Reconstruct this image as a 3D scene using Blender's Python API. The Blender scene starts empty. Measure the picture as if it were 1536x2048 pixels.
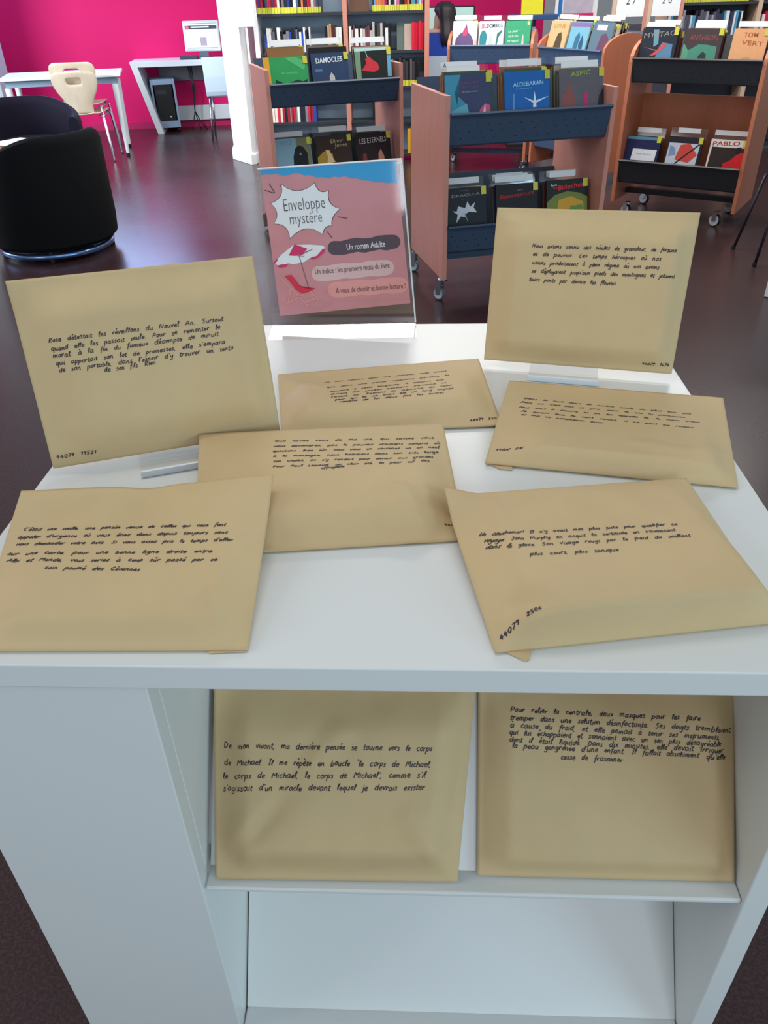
import bpy, bmesh, math, random
from mathutils import Vector as V, Matrix as M, noise
random.seed(7)
R = math.radians
scn = bpy.context.scene
col = scn.collection

# ------------------------------------------------------------------ camera, world, light, exposure
F = 1555.0
CAM = V((0, 0, 1.40))
cx_ = V((0.99907675, 0.03664707, -0.02241957)); cy_ = V((0.00209199, -0.56274014, -0.82663121)); cz_ = V((-0.04291, 0.82582112, -0.56229726))
cd = bpy.data.cameras.new('camera'); co = bpy.data.objects.new('camera', cd); col.objects.link(co)
cd.sensor_fit = 'HORIZONTAL'; cd.sensor_width = 36.0; cd.lens = 36.0 * F / 1536.0; cd.clip_start = .02; cd.clip_end = 100
co.matrix_world = M(((cx_.x, -cy_.x, -cz_.x, CAM.x), (cx_.y, -cy_.y, -cz_.y, CAM.y), (cx_.z, -cy_.z, -cz_.z, CAM.z), (0, 0, 0, 1)))
scn.camera = co
w = bpy.data.worlds.new('World'); scn.world = w; w.use_nodes = True
bg = w.node_tree.nodes['Background']; bg.inputs[0].default_value = (.80, .89, 1.0, 1); bg.inputs[1].default_value = .44
def area(name, loc, target, sx, sy, power, color):
    l = bpy.data.lights.new(name, 'AREA'); l.shape = 'RECTANGLE'; l.size = sx; l.size_y = sy; l.energy = power; l.color = color
    o = bpy.data.objects.new(name, l); col.objects.link(o); o.location = loc
    o.rotation_euler = (V(target) - V(loc)).to_track_quat('-Z', 'Y').to_euler(); return o
area('assumed_daylight_left', (-5.4, 5.6, 2.1), (-2.2, 9.6, .9), 2.4, 2.2, 215, (.82, .91, 1.0))  # assumed daylight on the pink wall and pillar; no window is built there
area('floor_sheen_light', (-3.75, 10.12, 2.12), (-2.4, 5.0, .2), 1.5, 1.3, 75, (.34, .58, 1.0))  # added blue light, out of view, to give the floor its sheen
area('assumed_daylight_behind', (.98, -3.4, 2.0), (0, 1.0, .7), 1.7, 1.4, 38, (.80, .90, 1.0))  # assumed daylight from behind the camera, added to lift front faces; no window built
area('assumed_daylight_near', (-3.6, .2, 2.3), (0, 1.0, .8), 2.2, 2.0, 42, (.84, .92, 1.0))  # assumed daylight from the near left, an unseen bare area light
area('assumed_daylight_right', (4.4, -2.0, 1.7), (.0, .9, .7), 2.4, 1.8, 95, (.52, .82, 1.0))  # assumed daylight from front right, unseen, placed to reach the niche's left wall
area('assumed_ceiling_light_display', (-.35, 1.5, 3.0), (-.35, 1.5, 0), 1.2, .5, 11, (1.0, .93, .82))  # assumed ceiling lamp for the warm top surfaces; no fitting is built
area('added_ceiling_light_trolleys', (.6, 5.0, 3.0), (.6, 5.0, 0), 2.6, .4, 62, (1.0, .96, .90))  # overhead light added out of view for the trolleys
area('added_ceiling_light_bookcase', (-.4, 7.0, 3.0), (-.4, 7.0, 0), 2.6, .4, 66, (1.0, .96, .90))  # unseen light added overhead to brighten the bookcase
sl = bpy.data.lights.new('pillar_fill_spot', 'SPOT'); sl.energy = 420; sl.spot_size = R(42); sl.spot_blend = .5; sl.shadow_soft_size = .12; sl.color = (.86, .94, 1.0)  # unseen spot added to brighten the pillar and white chair
so_ = bpy.data.objects.new('pillar_fill_spot', sl); col.objects.link(so_); so_.location = (-3.0, 6.2, 2.7); so_.rotation_euler = (V((-1.85, 8.5, .75)) - so_.location).to_track_quat('-Z', 'Y').to_euler()
area('added_ceiling_light_far', (2.2, 6.9, 3.0), (2.2, 6.9, 0), 2.4, .4, 55, (1.0, .96, .90))  # another unseen overhead light, added to lift the far right background
scn.view_settings.view_transform = 'Standard'; scn.view_settings.look = 'None'; scn.view_settings.gamma = 1.0
scn.view_settings.use_curve_mapping = False
scn.view_settings.exposure = 0.0

def ray(px, py): return cx_ * (px - 768) + cy_ * (py - 1024) + cz_ * F
def at_z(px, py, z): r = ray(px, py); return CAM + r * ((z - CAM.z) / r.z)
def at_y(px, py, y): r = ray(px, py); return CAM + r * (y / r.y)
def at_plane(px, py, p0, n): r = ray(px, py); return CAM + r * ((p0 - CAM).dot(n) / r.dot(n))

# ------------------------------------------------------------------ materials
def lin(c):
    c = [x / 255 for x in c]; return tuple(x / 12.92 if x <= .04045 else ((x + .055) / 1.055) ** 2.4 for x in c)
MATS = {}
def mat(name, rgb, rough=.5, metal=0, spec=.5, kind=None, **k):
    """rgb are sRGB 0-255 surface colours."""
    if name in MATS: return MATS[name]
    m = bpy.data.materials.new(name); m.use_nodes = True; nt = m.node_tree; b = nt.nodes['Principled BSDF']
    c = (*lin(rgb), 1); m.diffuse_color = c
    b.inputs['Base Color'].default_value = c; b.inputs['Roughness'].default_value = rough; b.inputs['Metallic'].default_value = metal
    b.inputs['Specular IOR Level'].default_value = spec
    N, L = nt.nodes.new, nt.links.new
    def coords(scale):
        t = N('ShaderNodeTexCoord'); mp = N('ShaderNodeMapping'); mp.inputs['Scale'].default_value = scale; L(t.outputs['Object'], mp.inputs[0]); return mp.outputs[0]
    def varied(fac_socket, lo, hi):
        mx = N('ShaderNodeMix'); mx.data_type = 'RGBA'; L(fac_socket, mx.inputs[0])
        mx.inputs[6].default_value = tuple(x * lo for x in c[:3]) + (1,); mx.inputs[7].default_value = tuple(min(1, x * hi) for x in c[:3]) + (1,)
        L(mx.outputs[2], b.inputs['Base Color'])
    def bump(sock, strength, dist):
        bp = N('ShaderNodeBump'); bp.inputs['Strength'].default_value = strength; bp.inputs['Distance'].default_value = dist; L(sock, bp.inputs['Height']); L(bp.outputs[0], b.inputs['Normal'])
    if kind == 'wood':
        n = N('ShaderNodeTexNoise'); n.inputs['Scale'].default_value = 6; n.inputs['Detail'].default_value = 5; L(coords((4, 4, .5)), n.inputs[0]); varied(n.outputs[0], .86, 1.12)
    elif kind == 'kraft':
        n = N('ShaderNodeTexNoise'); n.inputs['Scale'].default_value = 7; n.inputs['Detail'].default_value = 8; n.inputs['Roughness'].default_value = .62; L(coords((1, 1, 1)), n.inputs[0]); varied(n.outputs[0], .88, 1.12)
        wv = N('ShaderNodeTexWave'); wv.bands_direction = 'Z'; wv.inputs['Scale'].default_value = 190; wv.inputs['Distortion'].default_value = .5
        t = N('ShaderNodeTexCoord'); L(t.outputs['Generated'], wv.inputs[0])
        n2 = N('ShaderNodeTexNoise'); n2.inputs['Scale'].default_value = 900; L(coords((1, 1, 1)), n2.inputs[0])
        bump(n2.outputs[0], .10, .0006)
    elif kind == 'floor':
        n = N('ShaderNodeTexNoise'); n.inputs['Scale'].default_value = 170; n.inputs['Detail'].default_value = 3; L(coords((1, 1, 1)), n.inputs[0])
        cr = N('ShaderNodeValToRGB'); cr.color_ramp.elements[0].position = .42; cr.color_ramp.elements[1].position = .66; L(n.outputs[0], cr.inputs[0]); varied(cr.outputs[0], .82, 1.6)
        n2 = N('ShaderNodeTexNoise'); n2.inputs['Scale'].default_value = 1.6; L(coords((1, 1, 1)), n2.inputs[0])
        mr = N('ShaderNodeMapRange'); mr.inputs[3].default_value = rough - .04; mr.inputs[4].default_value = rough + .05; L(n2.outputs[0], mr.inputs[0]); L(mr.outputs[0], b.inputs['Roughness'])
        pass
    elif kind == 'fabric':
        n = N('ShaderNodeTexNoise'); n.inputs['Scale'].default_value = 300; L(coords((1, 1, 1)), n.inputs[0]); varied(n.outputs[0], .7, 1.3); bump(n.outputs[0], .3, .002)
    elif kind == 'wall':
        n = N('ShaderNodeTexNoise'); n.inputs['Scale'].default_value = 60; n.inputs['Detail'].default_value = 4; L(coords((1, 1, 1)), n.inputs[0]); varied(n.outputs[0], .96, 1.04); bump(n.outputs[0], .12, .003)
    elif kind == 'laminate':
        n = N('ShaderNodeTexNoise'); n.inputs['Scale'].default_value = 40; n.inputs['Detail'].default_value = 3; L(coords((1, 1, 1)), n.inputs[0]); varied(n.outputs[0], .996, 1.004)
        mr = N('ShaderNodeMapRange'); mr.inputs[3].default_value = rough - .006; mr.inputs[4].default_value = rough + .006; L(n.outputs[0], mr.inputs[0]); L(mr.outputs[0], b.inputs['Roughness'])
    elif kind == 'mottle':
        n = N('ShaderNodeTexNoise'); n.inputs['Scale'].default_value = k.get('scale', 40); n.inputs['Detail'].default_value = 6; L(coords((1, 1, 1)), n.inputs[0]); varied(n.outputs[0], k.get('lo', .8), k.get('hi', 1.2))
    elif kind == 'emit':
        b.inputs['Emission Color'].default_value = c; b.inputs['Emission Strength'].default_value = k.get('strength', .8)
    elif kind == 'clear':
        nt.nodes.remove(b)
        tr = N('ShaderNodeBsdfTransparent'); tr.inputs[0].default_value = c; gl = N('ShaderNodeBsdfGlossy'); gl.inputs['Roughness'].default_value = rough; gl.inputs[0].default_value = (1, 1, 1, 1)
        lw = N('ShaderNodeLayerWeight'); lw.inputs[0].default_value = .5; pw = N('ShaderNodeMath'); pw.operation = 'POWER'; pw.inputs[1].default_value = 4; L(lw.outputs['Facing'], pw.inputs[0])
        ma = N('ShaderNodeMath'); ma.operation = 'MULTIPLY_ADD'; ma.inputs[1].default_value = .5; ma.inputs[2].default_value = .03; L(pw.outputs[0], ma.inputs[0])
        mx = N('ShaderNodeMixShader'); L(ma.outputs[0], mx.inputs[0]); L(tr.outputs[0], mx.inputs[1]); L(gl.outputs[0], mx.inputs[2])
        L(mx.outputs[0], nt.nodes['Material Output'].inputs[0])
    MATS[name] = m; return m
def cm(rgb, rough=.45):
    return mat('colour_%d_%d_%d' % tuple(rgb), rgb, max(rough, .45), spec=.22, kind='mottle', lo=.9, hi=1.08, scale=30)
LAM = mat('white_laminate', (226, 227, 223), .27, kind='laminate')
LAMEDGE = mat('laminate_edge', (205, 208, 208), .35, kind='laminate')
KRAFT = mat('kraft_paper', (206, 179, 134), .6, spec=.25, kind='kraft')
INK = mat('black_ink', (46, 36, 48), .6)
PINKWALL = mat('pink_wall_paint', (236, 24, 112), .6, spec=.25, kind='wall')
FLOOR = mat('dark_linoleum', (57, 38, 38), .27, spec=.36, kind='floor')
BEECH = mat('beech_wood', (202, 136, 118), .42, kind='wood')
ORANGE = mat('orange_beech_wood', (196, 118, 84), .42, kind='wood')
PLY = mat('light_maple_plywood', (226, 208, 182), .35, kind='wood')
NAVY = mat('dark_blue_metal', (60, 78, 100), .42, spec=.4, kind='mottle', lo=.92, hi=1.08)
GREYMETAL = mat('dark_grey_metal', (44, 48, 54), .42, kind='mottle', lo=.92, hi=1.08)
BLUEGREY = mat('blue_grey_metal', (146, 170, 190), .5, kind='mottle', lo=.95, hi=1.05)
CHROME = mat('chrome', (200, 205, 212), .15, 1.0, kind='mottle', lo=.97, hi=1.03)
RUBBER = mat('grey_rubber', (90, 100, 108), .5, kind='mottle')
BLACK = mat('black_plastic', (18, 19, 22), .4, kind='mottle')
FABRIC = mat('black_fabric', (16, 18, 20), .9, spec=.15, kind='fabric')
PURPLE = mat('dark_purple_fabric', (22, 16, 34), .8, spec=.2, kind='fabric')
WHITE = mat('white_paint', (238, 240, 240), .5, kind='wall')
WPLAST = mat('white_plastic', (232, 238, 240), .35, kind='laminate')
PAGES = mat('paper_pages', (222, 214, 198), .8, kind='mottle', lo=.85, hi=1.05, scale=200)
PAPER = mat('white_paper', (235, 236, 236), .7, kind='mottle', lo=.98, hi=1.02)
YELLOW = mat('yellow_sticker', (205, 200, 62), .5, kind='mottle', lo=.95, hi=1.05)
CLEAR = mat('clear_acrylic', (254, 254, 254), .05, kind='clear')

# ------------------------------------------------------------------ mesh building
class MB:
    def __init__(s): s.v = []; s.f = []; s.mi = []; s.cur = 0
    def add(s, vs, fs):
        o = len(s.v); s.v += [tuple(p) for p in vs]; s.f += [tuple(i + o for i in f) for f in fs]; s.mi += [s.cur] * len(fs); return s
    def mat(s, i): s.cur = i; return s
    def box(s, x0, x1, y0, y1, z0, z1, m=None):
        vs = [V((x, y, z)) for z in (z0, z1) for y in (y0, y1) for x in (x0, x1)]
        if m is not None: vs = [m @ p for p in vs]
        return s.add(vs, [(0, 2, 3, 1), (4, 5, 7, 6), (0, 1, 5, 4), (2, 6, 7, 3), (0, 4, 6, 2), (1, 3, 7, 5)])
    def prism(s, poly, d, org=(0, 0, 0), ax=(1, 0, 0), ay=(0, 0, 1)):
        """2-D outline poly on axes ax, ay at org, extruded by vector d."""
        org, ax, ay, d = V(org), V(ax), V(ay), V(d); n = len(poly)
        a = [org + ax * x + ay * y for x, y in poly]; b = [p + d for p in a]
        fs = [tuple(range(n)), tuple(range(2 * n - 1, n - 1, -1))] + [(i, i + n, (i + 1) % n + n, (i + 1) % n) for i in range(n)]
        return s.add(a + b, fs)
    def tube(s, path, r, n=8, caps=True):
        path = [V(p) for p in path]; rs = r if isinstance(r, (list, tuple)) else [r] * len(path); vs = []; fs = []
        for i, p in enumerate(path):
            t = (path[min(i + 1, len(path) - 1)] - path[max(i - 1, 0)]).normalized()
            a = t.orthogonal().normalized() if i == 0 else (a - t * a.dot(t)).normalized()
            b = t.cross(a)
            for k in range(n):
                an = 2 * math.pi * k / n; vs.append(p + (a * math.cos(an) + b * math.sin(an)) * rs[i])
        for i in range(len(path) - 1):
            for k in range(n): fs.append((i * n + k, i * n + (k + 1) % n, (i + 1) * n + (k + 1) % n, (i + 1) * n + k))
        if caps: fs += [tuple(range(n - 1, -1, -1)), tuple(range((len(path) - 1) * n, len(path) * n))]
        return s.add(vs, fs)
    def lathe(s, prof, n=24, org=(0, 0, 0), axis='z'):
        vs = []; fs = []; org = V(org)
        for r_, z in prof:
            for k in range(n):
                a = 2 * math.pi * k / n; p = V((r_ * math.cos(a), r_ * math.sin(a), z))
                if axis == 'x': p = V((p.z, p.x, p.y))
                if axis == 'y': p = V((p.x, p.z, p.y))
                vs.append(org + p)
        for i in range(len(prof) - 1):
            for k in range(n): fs.append((i * n + k, i * n + (k + 1) % n, (i + 1) * n + (k + 1) % n, (i + 1) * n + k))
        fs += [tuple(range(n - 1, -1, -1)), tuple(range((len(prof) - 1) * n, len(prof) * n))]
        return s.add(vs, fs)
    def sheet(s, prof, x0, x1, t):
        """folded sheet: profile (y,z) list thickened by t, swept along x."""
        n = len(prof); q = []
        P = [V((0, y, z)) for y, z in prof]
        for i in range(n):
            d = (P[min(i + 1, n - 1)] - P[max(i - 1, 0)]).normalized(); q.append(P[i] + V((0, -d.z, d.y)) * t)
        loop = [(p.y, p.z) for p in P] + [(p.y, p.z) for p in reversed(q)]
        m = len(loop); a = [V((x0, y, z)) for y, z in loop]; b = [V((x1, y, z)) for y, z in loop]; fs = []
        for i in range(m): fs.append((i, (i + 1) % m, (i + 1) % m + m, i + m))
        for i in range(n - 1): fs += [(i, m - 1 - i, m - 2 - i, i + 1), (i + m, i + 1 + m, 2 * m - 2 - i, 2 * m - 1 - i)]
        return s.add(a + b, fs)
    def build(s, name, mats, parent=None, smooth=False, bevel=0, M_=None, recalc=True):
        me = bpy.data.meshes.new(name); me.from_pydata(s.v, [], s.f)
        if not isinstance(mats, (list, tuple)): mats = [mats]
        for m in mats: me.materials.append(m)
        if len(mats) > 1: me.polygons.foreach_set('material_index', s.mi)
        if recalc:
            bm = bmesh.new(); bm.from_mesh(me); bmesh.ops.recalc_face_normals(bm, faces=bm.faces[:]); bm.to_mesh(me); bm.free()
        if smooth: me.polygons.foreach_set('use_smooth', [True] * len(me.polygons)); 
        me.update()
        if smooth == 'auto':
            me.set_sharp_from_angle(angle=R(38))
        o = bpy.data.objects.new(name, me); col.objects.link(o)
        if parent: o.parent = parent
        if M_ is not None: o.matrix_local = M_
        if bevel:
            b = o.modifiers.new('bevel', 'BEVEL'); b.width = bevel; b.segments = 2; b.limit_method = 'ANGLE'; b.angle_limit = R(50)
        return o
def tag(o, label, cat=None, group=None, kind=None):
    if label: o['label'] = label
    if cat: o['category'] = cat
    if group: o['group'] = group
    if kind: o['kind'] = kind
    return o
def thing(name, label, cat, mtx=None, group=None):
    o = bpy.data.objects.new(name, None); col.objects.link(o); o.empty_display_size = .05
    if mtx is not None: o.matrix_world = mtx
    return tag(o, label, cat, group)
def TR(loc, rz=0, rx=0): return M.Translation(V(loc)) @ M.Rotation(rz, 4, 'Z') @ M.Rotation(rx, 4, 'X')
ORD = ['first', 'second', 'third', 'fourth', 'fifth', 'sixth', 'seventh', 'eighth', 'ninth', 'tenth', 'eleventh', 'twelfth', 'thirteenth', 'fourteenth', 'fifteenth', 'sixteenth', 'seventeenth', 'eighteenth', 'nineteenth', 'twentieth', 'twenty-first', 'twenty-second', 'twenty-third', 'twenty-fourth', 'twenty-fifth', 'twenty-sixth', 'twenty-seventh', 'twenty-eighth', 'twenty-ninth', 'thirtieth']

TXT = {}
def text_geo(body, bold=0):
    """verts with x in 0..1 over the text width, y in units of cap height, plus faces and aspect."""
    key = (body, bold)
    if key in TXT: return TXT[key]
    cu = bpy.data.curves.new('text', 'FONT'); cu.body = body; cu.size = 1; cu.offset = bold; cu.resolution_u = 2
    o = bpy.data.objects.new('text', cu); col.objects.link(o)
    me = bpy.data.meshes.new_from_object(o); vs = [v.co.copy() for v in me.vertices]; fs = [tuple(p.vertices) for p in me.polygons]
    bpy.data.objects.remove(o); bpy.data.curves.remove(cu); bpy.data.meshes.remove(me)
    x0 = min(v.x for v in vs); x1 = max(v.x for v in vs)
    TXT[key] = ([((v.x - x0) / (x1 - x0), v.y / .70) for v in vs], fs, (x1 - x0) / .70)
    return TXT[key]
def add_text(mb, body, p0, p1, up, cap, bold=0):
    vs, fs, asp = text_geo(body, bold); p0, p1 = V(p0), V(p1); d = p1 - p0; up = V(up).normalized()
    mb.add([p0 + d * x + up * (cap * y) for x, y in vs], fs)

# ------------------------------------------------------------------ room shell
def struct(o, label=None):
    o['kind'] = 'structure'
    if label: o['label'] = label
    return o
struct(MB().box(-12, 12, -4, 14, -.1, 0).build('floor', FLOOR), 'dark brown speckled linoleum floor with soft sheen')
WY0, WS = 10.36, .16     # pink wall runs from x=-7 to 8, drawing back slightly to the right
def wally(x): return WY0 + WS * (x + 3.2)
wl = struct(MB().prism([(-12, wally(-12)), (1.5, wally(1.5)), (1.5, wally(1.5) + .2), (-12, wally(-12) + .2)], (0, 0, 2.9), ax=(1, 0, 0), ay=(0, 1, 0)).build('wall_back', PINKWALL), 'bright pink painted back wall')
tb = struct(MB().prism([(-12, wally(-12) - .012), (1.5, wally(1.5) - .012), (1.5, wally(1.5) - .002), (-12, wally(-12) - .002)], (0, 0, .07), ax=(1, 0, 0), ay=(0, 1, 0)).build('baseboard_back', mat('pink_baseboard', (200, 30, 100), .4, kind='wall')))
struct(MB().prism([(1.502, wally(1.5)), (8, wally(8)), (8, wally(8) + .2), (1.502, wally(1.5) + .2)], (0, 0, 2.9), ax=(1, 0, 0), ay=(0, 1, 0)).build('wall_right', mat('pale_grey_paint', (186, 192, 196), .5, kind='wall')), 'pale grey back wall behind the right bookcase')
# added frame above the picture, around the light that makes blue floor sheen
WA = math.atan(WS)
wf = MB()
for x in (-.78, -.02, .74): wf.box(x, x + .04, -.05, -.005, 1.45, 2.80)
for z in (1.45, 2.76): wf.box(-.78, .78, -.05, -.005, z, z + .04)
wn = wf.build('sheen_light_frame', WHITE); wn.matrix_world = TR((-3.75, wally(-3.75), 0), WA); struct(wn, 'unseen white frame added high on the pink wall for the floor sheen light')
# white column (pillar) with plinth
struct(MB().prism([(-1.80, 8.23), (-1.57, 7.93), (-1.545, 7.96), (-1.545, 8.72), (-1.875, 8.74)], (0, 0, 2.9), ax=(1, 0, 0), ay=(0, 1, 0)).build('column', WHITE, bevel=.006), 'white structural pillar beside the wall bookcase')
struct(MB().prism([(-1.82, 8.225), (-1.575, 7.905), (-1.53, 7.94), (-1.53, 8.74), (-1.895, 8.76)], (0, 0, .09), ax=(1, 0, 0), ay=(0, 1, 0)).build('baseboard_column', WHITE, bevel=.004))
p = at_y(0, 190, 9.6)
struct(MB().box(-5.6, at_y(12, 130, 9.55).x, 9.3, 9.55, 0, 2.9).build('wall_left', mat('pale_grey_paint', (186, 192, 196), .5, kind='wall'), bevel=.005), 'pale grey wall end at the far left')

# ------------------------------------------------------------------ white display unit
S = 1.1
def U(x, y, z): return V((x * S, y * S, 1.4 + (z - 1.4) * S))
def UZ(z): return 1.4 + (z - 1.4) * S
TOPZ = UZ(.9)          # .85 m
def ubox(x0, x1, y0, y1, z0, z1):
    a, b = U(x0, y0, z0), U(x1, y1, z1); return MB().box(a.x, b.x, a.y, b.y, a.z, b.z)
X0, X1, Y0, Y1 = -.466, .394, .488, 1.327
ub = U(0, .9, .1273)
unit = thing('display_unit', 'white square display unit with an open front niche and sloped shelves', 'display unit', M.Translation((0, U(0, .9, 0).y, 0)))
off = unit.matrix_world.inverted()
def upart(mb, name, m=LAM, bevel=.0015, parent=unit):
    mb.v = [tuple(off @ V(v)) for v in mb.v]; return mb.build(name, m, parent, bevel=bevel)
upart(ubox(X0, X1, Y0, Y1, .8715, .9), 'top_panel')
zb = .1273
nd = .262                        # niche depth
PW = .217                        # how far the flank of each neighbouring niche reaches along a face
t = .024
# four pinwheel arms: each is a long panel that closes one face's flank and the side of the next niche
upart(ubox(X0 - .002, X0 + PW, Y0 + .004, Y0 + .004 + t, zb, .8712), 'front_panel')
upart(ubox(X0 + PW - t, X0 + PW, Y0 + .004 + t, Y0 + nd + .06, zb, .8712), 'side_panel')
upart(ubox(X1 - t, X1 + .004, Y0 + .004, Y1 - .22, zb, .8712), 'side_panel')
upart(ubox(X1 - PW, X1, Y1 - t - .004, Y1 - .004, zb, .8712), 'back_panel')
upart(ubox(X0 + .002, X0 + .002 + t, Y0 + .22, Y1 - .006, zb, .8712), 'side_panel')
upart(ubox(X0 + PW, X1 - t, Y0 + nd + .03, Y0 + nd + .03 + t, zb, .8712), 'niche_back')
# sloped shelves of the front niche: backrest plane leans dy/dz = .78
SL = .78
nxl, nxr = X0 + PW + .002, X1 - t - .001
def tray(z0, zt, name):
    """backrest leaning back from the rear of a shallow horizontal ledge."""
    y0 = Y0 + .036; nrm = V((0, -1, SL)).normalized(); d = V((0, SL, 1)).normalized(); th = .012
    A = V((0, y0, z0)); B = A + d * ((zt - z0) / d.z)
    pts = [(A.y, A.z), (B.y, B.z), (B.y - nrm.y * th, B.z - nrm.z * th), (A.y - nrm.y * th, A.z)]
    a3 = [U(nxl, y, z) for y, z in pts]; b3 = [U(nxr, y, z) for y, z in pts]
    b = MB().add(a3 + b3, [(0, 1, 2, 3), (7, 6, 5, 4)] + [(i, i + 4, (i + 1) % 4 + 4, (i + 1) % 4) for i in range(4)])
    upart(b, name + 'backrest', bevel=.001)
    upart(ubox(nxl, nxr, Y0 + .008, y0 + .03, z0 - .0085, z0 - .0004), name + 'ledge', bevel=.0025)
    return A, d, nrm
trA, trd, trn = tray(.5305, .84, 'upper_')
tray(.168, .50, 'lower_')
upart(ubox(nxl, nxr, Y0 + .03, Y0 + nd + .03, zb, .150), 'plinth', LAM)

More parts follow.
